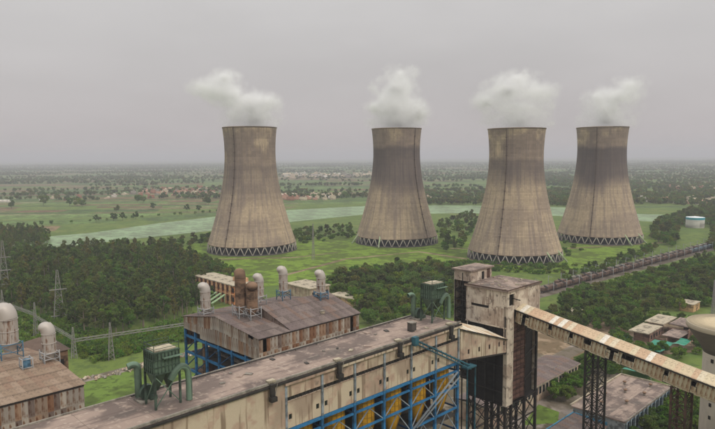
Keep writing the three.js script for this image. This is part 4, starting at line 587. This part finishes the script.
// vent stacks with curved hoods on short steel stands
function ventStack(X, Y, Z, r, stand, body, m, standM, label, bend, group) {
  const t = plant('vent_stack', label, 'vent stack', X, Z, group); t.position.y = Y;
  for (const [a, b] of [[-1, -1], [1, -1], [1, 1], [-1, 1]]) { bar(t, 'stand_leg', standM, [a * r * 1.1, -0.6, b * r * 1.1], [a * r * 1.1, stand + 0.5, b * r * 1.1], 0.2); }
  for (let s = 0; s < 4; s++) { const c = [[-1, -1], [1, -1], [1, 1], [-1, 1]], [a, b] = [c[s], c[(s + 1) % 4]]; for (const y of [stand * 0.45, stand]) bar(t, 'stand_rail', standM, [a[0] * r * 1.1, y, a[1] * r * 1.1], [b[0] * r * 1.1, y, b[1] * r * 1.1], 0.16); bar(t, 'stand_brace', standM, [a[0] * r * 1.1, 0, a[1] * r * 1.1], [b[0] * r * 1.1, stand * 0.95, b[1] * r * 1.1], 0.12); }
  const g = new THREE.CylinderGeometry(r, r, body, 24); const uv = g.attributes.uv; for (let i = 0; i < uv.count; i++) uv.setXY(i, uv.getX(i) * r * 6.28, uv.getY(i) * body); const b = mesh('body', g, m === mGalv ? mGalvBody : m, t); b.position.y = stand + body / 2;
  mesh('cone_bottom', new THREE.CylinderGeometry(r, r * 0.55, stand * 0.6, 24, 1, true), m, t).position.y = stand * 0.7;
  for (const f of [0.02, 0.5, 0.98]) { const k = mesh('flange', new THREE.TorusGeometry(r * 1.03, 0.07, 6, 24), m, b); k.rotation.x = Math.PI / 2; k.position.y = (f - 0.5) * body; }
  const [bx, bz] = bend, pts = [], N = 8; for (let i = 0; i <= N; i++) { const a = (i / N) * 0.85; pts.push(V(bx * r * 1.3 * (1 - Math.cos(a)), r * 1.3 * Math.sin(a), bz * r * 1.3 * (1 - Math.cos(a)))); }
  mesh('hood', new THREE.TubeGeometry(new THREE.CatmullRomCurve3(pts), 14, r * 1.02, 22), m, t).position.y = stand + body; { const e = pts[N], o = mesh('hood_mouth', new THREE.SphereGeometry(r * 1.0, 22, 12), m, t); o.position.set(e.x, stand + body + e.y, e.z); o.scale.set(1, 0.8, 1); }
  return t;
}
const gS = 'vent stacks on the rusty boiler house', bk = [-0.8, -0.6];
ventStack(88.4, 50.2, -152.5, 1.45, 2, 5, mGalv, mStandW, 'pale vent stack at the left rear corner of the rusty boiler house', bk, gS);
ventStack(91.6, 51.4, -139.4, 1.5, 3.2, 7.6, mRustPipe, mStandW, 'tallest rust brown vent stack on white stand on the boiler roof', [0.3, -0.95], gS);
ventStack(93.4, 51.2, -136.6, 1.55, 3, 4.6, mRustPipe, mStandW, 'shorter rust brown vent stack beside the tall one', [-0.5, 0.86], gS);
ventStack(105.4, 51.3, -150.2, 1.35, 2, 4.6, mGalv, mStandW, 'pale vent stack behind the rusty pair', bk, gS);
ventStack(114, 51.4, -149.6, 1.4, 2.2, 5.4, mGalv, mStandB, 'pale vent stack on a blue stand behind the roof ridge', bk, gS);
ventStack(116.5, 53.1, -134.6, 1.35, 2, 4.4, mGalv, mStandB, 'pale vent stack with blue platform at the right end of the boiler roof', bk, gS);
const gL = 'vent stacks on the left boiler house';
ventStack(37.6, 50.6, -151, 2, 3.2, 5.6, mGalv, mStandB, 'larger shiny vent stack on blue grey base at the left edge', bk, gL);
ventStack(42.6, 50.8, -140, 1.4, 2.2, 4.2, mGalv, mStandW, 'shiny vent stack on white legs near the roof corner of the left boiler house', bk, gL);
{ const t = plant('vent_stand', 'empty blue and white steel stand on the roof of the left boiler house', 'stand', 37.6, -139); for (const [a, b] of [[-1, -1], [1, -1], [1, 1], [-1, 1]]) bar(t, 'leg', mStandW, [a, 50, b], [a, 53.2, b], 0.2); bar(t, 'drum', mStandB, [0, 51.2, 0], [0, 52.8, 0], 0.85, 0.85, cyl8); for (const y of [51.2, 53]) for (const s of [-1, 1]) { bar(t, 'rail', mStandW, [-1, y, s], [1, y, s], 0.14); bar(t, 'rail', mStandW, [s, y, -1], [s, y, 1], 0.14); } }
{ const t = plant('roof_box', 'small pale box on the brown slope of the rusty boiler house', 'box', 110.3, -127); B(t, 'casing', mTray, 109.8, 110.8, 51, 51.9, -127.4, -126.6); B(t, 'cap', mGrey, 109.7, 110.9, 51.9, 52, -127.5, -126.5); }
{ // dun annex and clutter behind the left boiler house
  const t = plant('brown_annex', 'brown block with dark hipped roof behind the left boiler house', 'building', 50, -176), [X0, Z0] = [50, -176];
  B(t, 'wall', M(0x8a6f58, { map: grime }), 46, 56, 0, 44, -182, -169); const g = new THREE.ConeGeometry(1, 3, 4); g.rotateY(Math.PI / 4); const r = mesh('roof', g, M(0x6b5a50, { map: grime }), t); r.scale.set(8, 1, 10); r.position.set(51 - X0, 45.5, -175.5 - Z0); for (let k = 0; k < 3; k++) B(t, 'window', mCoalShade, 47.5 + k * 3, 48.9 + k * 3, 40, 41.6, -168.98, -168.9);
}
{ const t = plant('brick_annex', 'low ochre brick rooms stepping up behind the left boiler house', 'building', 36, -172); const bm = M(0x9c7a58, { map: grime }); B(t, 'wall', bm, 26, 34, 0, 46, -178, -168); B(t, 'wall', M(0xb08a5e, { map: grime }), 34.2, 41, 0, 44.5, -176, -167); B(t, 'wall', bm, 41.2, 45.6, 0, 42, -175, -167); B(t, 'roof_slab', mRoof, 25.6, 34.1, 46, 46.4, -178.4, -167.6); B(t, 'roof_slab', mRoof, 34.15, 41.1, 44.5, 44.8, -176.4, -166.6); B(t, 'window', mCoalShade, 36, 37.2, 41.5, 43, -166.98, -166.9); B(t, 'window', mCoalShade, 38.4, 39.6, 41.5, 43, -166.98, -166.9); B(t, 'roof_slab', mRoof, 41.15, 45.8, 42, 42.3, -175.4, -166.6); }

// ---------------------------------------------------------------- low buildings inside the plant
function winRow(t, n, x0, x1, y0, y1, z, face, m = mGlass) { // windows along x on a wall facing +z (face = 1) with frame and pane
  for (let i = 0; i < n; i++) { const a = lerp(x0, x1, (i + 0.18) / n), b = lerp(x0, x1, (i + 0.82) / n), f = B(t, 'window', mStandW, a, b, y0, y1, z, z + 0.1 * face); B(f, 'pane', m, a + 0.12, b - 0.12, y0 + 0.12, y1 - 0.12, z + 0.11 * face, z + 0.13 * face); }
}
{
  const t = plant('long_office', 'long low building with brown roof and a row of white framed windows', 'building', 225, -122);
  B(t, 'wall', mWall, 176, 243, 0, 6.6, -129, -114.6); B(t, 'eave', mTray, 175.4, 243.6, 6.6, 7, -129.6, -113.8); const rn = rng(901), up = V(0, 1.3, -7.9).normalize();
  sheeting(t, 'roof_sheet', mRoofSheet, V(175.4 - 225, 7.03, -113.8 + 122), V(1, 0, 0), up, 68, 8, 2, 2, rn); sheeting(t, 'roof_sheet', mRoofSheet, V(243.4 - 225, 7.03, -129.6 + 122), V(-1, 0, 0), V(0, 1.3, 7.9).normalize(), 68, 8, 2, 2, rn);
  winRow(t, 24, 177, 242, 2.8, 5.8, -114.6, 1);
}
{
  const t = plant('workshop', 'flat grey roofed workshop with pale blue piers at lower right', 'building', 220, -85);
  B(t, 'wall', M(0xa9b4ba, { map: grime }), 197.5, 238.8, 0, 7.4, -94.6, -77);
  for (let i = 0; i < 5; i++) for (let j = 0; j < 3; j++) B(t, 'roof_slab', mRoof, 196.8 + i * 8.56, 196.8 + i * 8.56 + 8.53, 7.42, 7.9, -95.2 + j * 6.3, -95.2 + j * 6.3 + 6.27, [i * 9, j * 11]);
  B(t, 'parapet', mTray, 196.6, 239.7, 7.9, 8.4, -95.5, -95.1); B(t, 'parapet', mTray, 239.4, 239.75, 7.9, 8.4, -95.1, -76.3); B(t, 'parapet', mGrey, 196.6, 239.3, 7.9, 8.2, -76.5, -76.2);
  for (let i = 0; i < 12; i++) { const x = 198.6 + i * 3.6; B(t, 'pier', M0Blue, x - 0.35, x + 0.35, 0, 7.4, -77, -76.4); if (i < 11) { const w = B(t, 'window', mStandB, x + 0.6, x + 3, 1.6, 6.4, -77, -76.92); B(w, 'pane', mGlass, x + 0.75, x + 2.85, 1.8, 6.2, -76.92, -76.89); } }
}
[[230, -90, 'far left'], [222, -86.5, 'middle'], [214, -90.5, 'front left'], [205, -88, 'nearest'], [234, -82, 'far right'], [224, -80.5, 'front right'], [212, -82, 'lowest']].forEach(([X, Z, w]) => { const t = plant('roof_vent', w + ' small vent cowl on the flat workshop roof', 'roof vent', X, Z, 'vent cowls on the workshop roof'); bar(t, 'pipe', mGrey, [0, 7.9, 0], [0, 8.9, 0], 0.45, 0.45, cyl8); const c = mesh('cowl', new THREE.SphereGeometry(0.7, 14, 8), mRustPipe, t); c.position.y = 9; c.scale.y = 0.6; });
{ const t = plant('shed', 'low brown roofed shed with bright blue verge at the bottom edge', 'shed', 185, -88); B(t, 'wall', mWall, 172, 195.5, 0, 4.6, -93, -82); const rn = rng(905); sheeting(t, 'roof_sheet', mRoofSheet, V(171.5 - 185, 4.9, -81.5 + 88), V(1, 0, 0), V(0, 1.2, -12).normalize(), 24.4, 12.1, 1.7, 3, rn); B(t, 'verge', mBlueBright, 171.5, 196, 5.9, 6.4, -93.9, -93.5); B(t, 'verge', mBlueBright, 195.9, 196.3, 5.2, 6.2, -93.4, -82); winRow(t, 6, 173, 195, 1.5, 3.6, -82, 1); }
{ const t = plant('ruined_shed', 'roofless brick ruin with broken concrete roofs behind the conveyor', 'ruin', 332, -112); B(t, 'roof_slab', mTray, 333, 353, 6, 6.5, -121, -111.3, [3, 7]); B(t, 'roof_slab', mTray, 313, 332.6, 5, 5.5, -121.5, -111.6, [13, 17]); B(t, 'roof_slab', mRoof, 339.5, 357, 5.2, 5.7, -110.9, -99, [23, 27]); B(t, 'roof_slab', mRoof, 322, 338, 3.4, 3.7, -108.5, -100, [3, 21]); const bm = M(0x94786a, { map: grime }); for (const [a, b, c, d, h] of [[334.3, 351.7, -119.7, -119.2, 6], [334.3, 334.8, -119.1, -112, 6], [316.3, 332.7, -112.6, -112.2, 5], [316.3, 316.8, -120, -112.8, 5], [335, 356, -100.4, -99.9, 5], [338, 338.5, -111, -100.5, 4], [344, 355.6, -105, -104.6, 4.2], [320, 336, -106, -105.5, 2.6], [320, 320.5, -111.6, -106.2, 2.2]]) B(t, 'wall', bm, a, b, 0, h - 0.02, c, d); for (let k = 0; k < 4; k++) B(t, 'window', mCoalShade, 318 + k * 3.7, 319.6 + k * 3.7, 1.5, 3.4, -112.18, -112.1); }
[[286, 297, -122, -115, 2.6, 'left'], [296, 315, -109, -100, 3, 'middle'], [312, 324, -100, -95, 3.4, 'right'], [260, 273, -103, -91, 3.2, 'near'], [276, 284, -122, -116, 3, 'far left'], [302, 313, -125, -119, 2.4, 'back']].forEach(([a, b, c, d, h, w]) => { // green netting draped on poles
  const t = plant('green_net', 'bright teal green netting sheet on poles, ' + w + ' one behind the conveyor', 'netting', (a + b) / 2, (c + d) / 2, 'teal netting sheets by the ruin'), g = new THREE.PlaneGeometry(b - a, d - c, 14, 10); g.rotateX(-Math.PI / 2); const p = g.attributes.position, cx = (a + b) / 2; for (let i = 0; i < p.count; i++) p.setY(i, h + 0.7 * (noise3(p.getX(i) * 0.6 + cx, p.getZ(i) * 0.6, 1, 9) - 0.5) - 0.5 * Math.sin((p.getX(i) / (b - a) + 0.5) * 3.14)); g.computeVertexNormals(); mesh('net', g, mNet, t); for (const x of [a, b]) for (const z of [c, d]) B(t, 'pole', mStandW, x - 0.06, x + 0.06, 0, h + 0.2, z - 0.06, z + 0.06); });
{ // orange control house with green fins
  const t = plant('control_house', 'orange walled control house with pale roof behind the rusty boiler house', 'building', 220, -356), om = M(0xd08a58, { map: grime }), om2 = M(0xe6b48a, { map: grime });
  B(t, 'wall', om, 213, 227, 0, 12.6, -380, -332); B(t, 'roof_slab', mTray, 212, 228, 12.62, 13.2, -381, -331); B(t, 'lift_room', om2, 221, 226.5, 13.22, 15.6, -345, -335); B(t, 'string_course', om2, 212.2, 212.98, 6.6, 7.2, -380, -332);
  for (let i = 0; i < 9; i++) { const z = -379.5 + i * 5.4; B(t, 'pier', om2, 211.9, 212.18, 0, 12.5, z, z + 2.4); for (const y of [2.2, 8.2]) { const w = B(t, 'window', mRustSteel, 212.7, 212.98, y, y + 3, z + 2.8, z + 5); B(w, 'pane', mGlass, 212.6, 212.7, y + 0.2, y + 2.8, z + 3, z + 4.8); } }
  for (let i = 0; i < 3; i++) { const w = B(t, 'window', mRustSteel, 215 + i * 4, 217.4 + i * 4, 8, 10.6, -331.98, -331.8); B(w, 'pane', mGlass, 215.2 + i * 4, 217.2 + i * 4, 8.2, 10.4, -331.8, -331.7); }
}
{ const t = plant('finned_canopy', 'row of pale green slanting fins beside the orange control house', 'canopy', 206, -355); for (let i = 0; i < 8; i++) { const z = -376 + i * 5.2, o = B(t, 'fin', mFin, 200, 211, 0, 0.3, z, z + 2.2); o.rotation.z = 0.4; o.position.y = 4.4; pbar(t, 'fin_post', mFin, [201.4, 0, z + 1.1], [201.4, 2.4, z + 1.1], 0.3); pbar(t, 'fin_post', mFin, [210, 0, z + 1.1], [210, 6, z + 1.1], 0.3); } }
{ const t = plant('pump_house', 'flat roofed beige pump house behind the pale vent stacks', 'building', 258, -313); B(t, 'wall', mWall, 250, 267, 0, 9.4, -325, -300); B(t, 'roof_slab', mTray, 249.3, 267.8, 9.42, 10, -325.8, -299.2); for (let i = 0; i < 4; i++) B(t, 'window', mGlass, 252 + i * 3.8, 254.2 + i * 3.8, 4.5, 7, -299.98, -299.9); }
{ const t = plant('canteen', 'low cream building with orange end and pale tiled roof in the trees', 'building', 274, -284); B(t, 'wall', M(0xdcb896, { map: grime }), 264, 284, 0, 4.4, -295, -273); B(t, 'roof_slab', mTray, 263, 285, 4.42, 5, -296, -279); B(t, 'roof_slab', mTray, 263, 276, 4.44, 5.02, -278.9, -271.8); B(t, 'porch', M(0xc8875e, { map: grime }), 276.4, 284.6, 0, 4, -276, -271); winRow(t, 5, 265, 276, 1.2, 3.2, -273, 1); }
// small outbuildings scattered among the trees on the right
[[340, -164, 9, 6, 3.2, 0xe2d8c8, 'low white shed on the green clearing before the railway'], [352, -160, 5, 4, 2.4, 0xd8ccb8, 'tiny white hut beside the low white shed'], [402, -120, 12, 8, 4.6, 0xd9b384, 'ochre hut at the right edge above the water tower'], [372, -140, 6, 5, 3, 0xd6c9a8, 'pale hut in the thicket before the railway']].forEach(([X, Z, w, d, h, c, l]) => { const t = plant('hut', l, 'hut', X, Z); B(t, 'wall', M(c, { map: grime }), X - w / 2, X + w / 2, 0, h, Z - d / 2, Z + d / 2); B(t, 'roof_slab', mTray, X - w / 2 - 0.4, X + w / 2 + 0.4, h + 0.02, h + 0.35, Z - d / 2 - 0.4, Z + d / 2 + 0.4); B(t, 'door', mRustSteel, X - 0.5, X + 0.5, 0, 2.1, Z + d / 2, Z + d / 2 + 0.06); B(t, 'window', mGlass, X + 1, X + 2, 1.2, 2.2, Z + d / 2, Z + d / 2 + 0.05); });

// ---------------------------------------------------------------- railway: train, masts
{
  const railZ = (X) => -212 + (X - 360) * 0.0667, ang = TH - Math.atan(0.0667);
  for (const off of [-3.2, 3.2]) { const t = plant('railway_track', off < 0 ? 'far railway track beside the coal train' : 'near railway track under the coal train', 'track', 630, railZ(630) + off); t.rotation.y = ang; for (const s of [-0.84, 0.84]) bar(t, 'rail', mRustSteel, [-270, 0.3, s], [270, 0.3, s], 0.16, 0.16); }
  let proto; for (let i = 0; i < 30; i++) {
    const X = 386 + i * 11.6, [x, z] = PW(X, railZ(X) + 3.2), blue = X > 640;
    if (!proto) { proto = thing('freight_wagon', 'rust brown coal wagon in the long train, nearest to the transfer house', 'wagon', x, z, ang, 'coal wagons on the railway'); mesh('body', (() => { const g = new THREE.BoxGeometry(10.6, 2.1, 3); g.translate(0, 2.4, 0); return g; })(), mWagon, proto); for (let k = 0; k < 7; k++) { const o = mesh('rib', boxG(0.16, 2, 0.14), mRustSteel, proto); o.position.set(-4.8 + k * 1.6, 2.4, 1.57); } proto.scale.y = 1.1; const c = mesh('coal_load', new THREE.CylinderGeometry(0.1, 1.3, 1, 4), mCoalShade, proto); c.rotation.y = 0.785; c.scale.set(5.2, 0.6, 1.1); c.position.y = 3.7; mesh('underframe', (() => { const g = new THREE.BoxGeometry(10.8, 0.3, 2.4); g.translate(0, 1.15, 0); return g; })(), mSteelDark, proto); for (const k of [-4, -2.4, 2.4, 4]) for (const s of [-0.84, 0.84]) { const wh = mesh('wheel', new THREE.CylinderGeometry(0.46, 0.46, 0.14, 14), mSteelDark, proto); wh.rotation.x = Math.PI / 2; wh.position.set(k, 0.84, s); } continue; }
    const c = copy(proto, blue ? 'blue grey coal wagon at the far right end of the long train' : 'rust brown coal wagon in the long train across the right side'); c.position.set(x, 0, z); c.scale.y = 1.1; if (blue) c.traverse((o) => { if (o.name === 'body') o.material = mWagonBlue; });
  }
  for (let i = 0; i < 30; i++) { if (i % 9 === 4 || i < 3) continue; const X = 380 + i * 11.6, [x, z] = PW(X, railZ(X) - 3.2), c = copy(proto, 'grey brown coal wagon in the second train behind the first', 'coal wagons of the second train'); c.position.set(x, 0, z); c.traverse((o) => { if (o.name === 'body') o.material = i % 3 ? mGrey : mWagon; }); }
  let mp; for (let i = 0; i < 22; i++) for (const off of [7.2, -7]) { const X = 372 + i * 17, [x, z] = PW(X, railZ(X) + off); if (!mp) { mp = thing('overhead_line_mast', 'pale steel overhead line mast beside the railway', 'mast', x, z, ang, 'masts along the railway'); bar(mp, 'post', mStandW, [0, 0, 0], [0, 7.6, 0], 0.32); bar(mp, 'cantilever', mStandW, [0, 6.6, 0], [0, 6.9, -3.4], 0.14); bar(mp, 'stay', mStandW, [0, 7.5, 0], [0, 6.9, -3.4], 0.1); } else { const c = copy(mp); c.position.set(x, 0, z); c.rotation.y = off < 0 ? ang + Math.PI : ang; } }
}
// ---------------------------------------------------------------- pylons, switchyard gantries, poles
function pylon(name, x, z, h, w, label, arms, group, m = mPylon) {
  const t = thing(name, label, 'pylon', x, z, 0.5, group), c = [[-1, -1], [1, -1], [1, 1], [-1, 1]], at = (k, y) => { const r = (w / 2) * lerp(1, 0.16, Math.min(1, y / (h * 0.92))); return [c[k % 4][0] * r, y, c[k % 4][1] * r]; };
  for (let k = 0; k < 4; k++) bar(t, 'leg', m, at(k, 0), at(k, h), 0.22); const n = 8; for (let j = 0; j < n; j++) { const y0 = (h * j) / n, y1 = (h * (j + 1)) / n; for (let k = 0; k < 4; k++) { bar(t, 'brace', m, at(k, y0), at(k + 1, y1), 0.12); bar(t, 'tie', m, at(k, y1), at(k + 1, y1), 0.12); } }
  for (const [f, l] of arms) { const o = bar(t, 'cross_arm', m, [-l, h * f, 0], [l, h * f, 0], 0.3, 0.9); for (const s of [-1, 1]) bar(t, 'insulator', m, [s * l * 0.95, h * f, 0], [s * l * 0.95, h * f - 1.4, 0], 0.16); }
}
pylon('lattice_pylon', -176, -352, 30, 6, 'lattice pylon with wide cross arms before the left wood', [[0.62, 4.6], [0.1, 4.4]], 'lattice pylons by the left wood');
pylon('lattice_pylon', -240, -408, 40, 6.4, 'tallest lattice pylon at the left edge before the wood', [[0.72, 4.6], [0.5, 4.4], [0.26, 4.2]], 'lattice pylons by the left wood');
[[-117, -281, 18, 'slim lattice gantry mast by the bright bushes'], [-136, -284, 15, 'slim lattice gantry mast left of the bright bushes'], [-172, -318, 19, 'slim lattice gantry mast behind the left boiler house'], [-205, -345, 20, 'slim lattice gantry mast behind the shiny stack at left'], [-190, -330, 14, 'short lattice gantry mast among the switchyard girders']].forEach(([x, z, h, l]) => pylon('gantry_mast', x, z, h, 2.6, l, [], 'gantry masts of the switchyard'));
[[[-240, 13, -372], [-172, 12, -318], 'upper'], [[-172, 11, -318], [-136, 9, -284], 'middle'], [[-136, 8, -284], [-60, 8, -330], 'lower']].forEach(([a, b, w]) => { const mid = [(a[0] + b[0]) / 2, (a[2] + b[2]) / 2], t = thing('gantry_girder', w + ' lattice girder spanning between the gantry masts at left', 'girder', mid[0], mid[1], 0, 'girders of the switchyard'), L = (p, y = 0, o = 0) => [p[0] - mid[0], p[1] + y, p[2] - mid[1] + o]; for (const [y, o] of [[0, -0.6], [0, 0.6], [1.2, -0.6], [1.2, 0.6]]) bar(t, 'chord', mPylon, L(a, y, o), L(b, y, o), 0.16); const n = 22; for (let i = 0; i < n; i++) { const p = (u) => [lerp(a[0], b[0], u), lerp(a[1], b[1], u), lerp(a[2], b[2], u)]; for (const o of [-0.6, 0.6]) bar(t, 'lacing', mPylon, L(p(i / n), i % 2 ? 0 : 1.2, o), L(p((i + 1) / n), i % 2 ? 1.2 : 0, o), 0.1); } const e = L(b); bar(t, 'end_post', mPylon, [e[0], 0, e[2]], [e[0], e[1] + 1.2, e[2]], 0.4); const e0 = L(a); bar(t, 'end_post', mPylon, [e0[0], 0, e0[2]], [e0[0], e0[1] + 1.2, e0[2]], 0.4); });
pylon('radio_mast', -41, -556, 34, 2.2, 'thin grey mast on the lawn between the two left cooling towers', []);
pylon('radio_mast', 196, -330, 26, 1.8, 'thin grey mast in the thicket on the right', []);
{ const a = PW(122, -205), w = thing('rubble_wall', 'line of broken pale stones and wall along the lawn at left', 'wall', a[0], a[1], TH); const rn = rng(950); for (let i = 0; i < 150; i++) { const o = mesh('stone', boxG(2.2, 1.5, 1.6), [mTray, mGrey, mWall][Math.floor(rn() * 3)], w); o.position.set(lerp(-40, 40, rn()), 0.4, -58 + lerp(-3, 3, rn())); o.rotation.set(rn(), rn() * 3, rn()); o.scale.set(lerp(0.2, 0.8, rn()), lerp(0.3, 1, rn()), lerp(0.2, 0.8, rn())); } }
[[101, -236, 'left'], [88, -250, 'right']].forEach(([x, z, w]) => { const t = thing('street_lamp', w + ' slim street lamp by the long low building', 'street lamp', x - 8, z + 8, 0, 'street lamps by the long low building'); bar(t, 'pole', mStandW, [0, 0, 0], [0, 9, 0], 0.09, 0.09, cyl8); bar(t, 'arm', mStandW, [0, 9, 0], [1.3, 9.3, 0], 0.06, 0.06, cyl8); bar(t, 'lamp_head', mTray, [1, 9.25, 0], [1.8, 9.35, 0], 0.28, 0.16); });
// ---------------------------------------------------------------- far villages
{
  const hb = (w, h, d, y = 0, x = 0, z = 0) => { const g = new THREE.BoxGeometry(w, h, d); g.translate(x, y + h / 2, z); return g; };
  const gable = (w, h, d, y) => { const s = new THREE.Shape([[-w / 2, 0], [w / 2, 0], [0, h]].map((p) => new THREE.Vector2(...p))), g = new THREE.ExtrudeGeometry(s, { depth: d, bevelEnabled: false }); g.translate(0, y, -d / 2); return g; };
  const mg = (l) => mergeGeometries(l.map((g) => (g.index ? g.toNonIndexed() : g)));
  const HV = [mg([hb(11, 4, 8), hb(11.6, 0.5, 8.6, 4), hb(4, 2.6, 4, 4.5, -2.5, 1)]), mg([hb(14, 6.5, 9), hb(14.6, 0.5, 9.6, 6.5), hb(3, 2.4, 3, 7, 4, 0), hb(1.4, 1.4, 1.4, 7, -4, 1)]), mg([hb(9, 3.4, 7), gable(10, 2.4, 7.8, 3.4)]), mg([hb(17, 3.6, 7), gable(8, 2.2, 17.6, 3.6).rotateY(Math.PI / 2), hb(5, 3, 5, 0, 9, 4)])];
  const mats = { brick: M(0xb0806a, { map: grime }), cream: M(0xdccfb8, { map: grime }), pink: M(0xd0a590, { map: grime }), white: M(0xe6e2da, { map: grime }), grey: M(0xa9a29a, { map: grime }) };
  const spec = [
    ['village left of the leftmost cooling tower', [[-600, -1560], [-330, -1500], [-300, -1640], [-430, -1900], [-640, -1850]], 16, 92, ['brick', 'brick', 'pink', 'cream', 'grey', 'brick'], 601],
    ['hamlet between the two left cooling towers', [[-165, -1330], [-40, -1345], [-30, -1480], [-190, -1520]], 15, 46, ['cream', 'brick', 'white', 'pink', 'cream'], 602],
    ['hazy town far behind the second cooling tower', [[-320, -2700], [60, -2700], [90, -3200], [-380, -3200]], 34, 70, ['grey', 'cream', 'white'], 603],
    ['colony of pale blocks right of the rightmost cooling tower', [[560, -1190], [680, -1130], [760, -1230], [600, -1290]], 17, 26, ['cream', 'pink', 'white'], 604],
    ['pink blocks just behind the rightmost cooling tower', [[590, -1480], [680, -1480], [700, -1560], [600, -1560]], 20, 10, ['pink', 'pink', 'cream'], 605],
    ['far estate at the upper right', [[850, -1580], [1080, -1600], [1100, -1750], [850, -1700]], 24, 22, ['pink', 'cream', 'brick'], 606],
    ['scatter of farmsteads on the left farmland', [[-900, -1250], [-480, -1450], [-520, -1560], [-950, -1380]], 40, 14, ['white', 'cream', 'brick'], 607],
    ['huts beside the river between second and third tower', [[150, -1230], [280, -1230], [280, -1330], [150, -1330]], 22, 12, ['cream', 'pink'], 608],
  ];
  const rn = rng(970); for (const [where, P, gap, most, pal, seed] of spec) for (const [x, z, a, b, c] of scatter(P, gap, seed, undefined, most)) {
    const k = pal[Math.floor(rn() * pal.length)], h = mesh(numbered('house'), HV[Math.floor(a * 4)], mats[k], scene), word = { brick: 'brick red', cream: 'cream', pink: 'pink', white: 'white', grey: 'grey' }[k]; h.position.set(x, 0, z); h.rotation.y = Math.floor(b * 4) * 1.57 + 0.2; h.scale.setScalar(lerp(0.85, 1.35, c) * (z < -2500 ? 1.8 : 1)); tag(h, 'tiny ' + word + ' house in the ' + where, 'house', 'houses in the ' + where);
  }
  { const t = thing('storage_tank', 'white storage tank with teal top band among trees at the right edge', 'tank', 440, -790); const g = new THREE.CylinderGeometry(11, 11, 12, 36); g.translate(0, 6, 0); mesh('shell', g, M(0xe4e4e0, { map: grime }), t); mesh('band', (() => { const b = new THREE.CylinderGeometry(11.15, 11.15, 2.8, 36, 1, true); b.translate(0, 12, 0); return b; })(), M(0x3e9aa8), t); mesh('roof', (() => { const b = new THREE.ConeGeometry(11.2, 1.4, 36); b.translate(0, 14, 0); return b; })(), M(0xdde2e2), t); }
  [[470, -770, 22, 10, 14, 'cream'], [455, -748, 16, 7, 10, 'pink'], [372, -560, 26, 5, 12, 'white'], [345, -440, 20, 5, 12, 'cream']].forEach(([x, z, w, h, d, c], i) => { const t = thing('warehouse', ['cream warehouse beside the white storage tank', 'smaller pink block beside the white storage tank', 'long white roofed shed at the right edge past the railway', 'cream shed at the right edge near the bare earth'][i], 'warehouse', x, z, TH); const g = hb(w, h, d); mesh('wall', g, mats[c], t); mesh('roof', hb(w + 1, 0.5, d + 1, h + 0.02), mTray, t); for (let k = 0; k < 4; k++) { const o = mesh('window', boxG(2.4, 1.6, 0.1), mGlass, t); o.position.set(-w / 2 + (w * (k + 0.5)) / 4, h * 0.55, d / 2 + 0.04); } });
}
renderer.render(scene, camera);
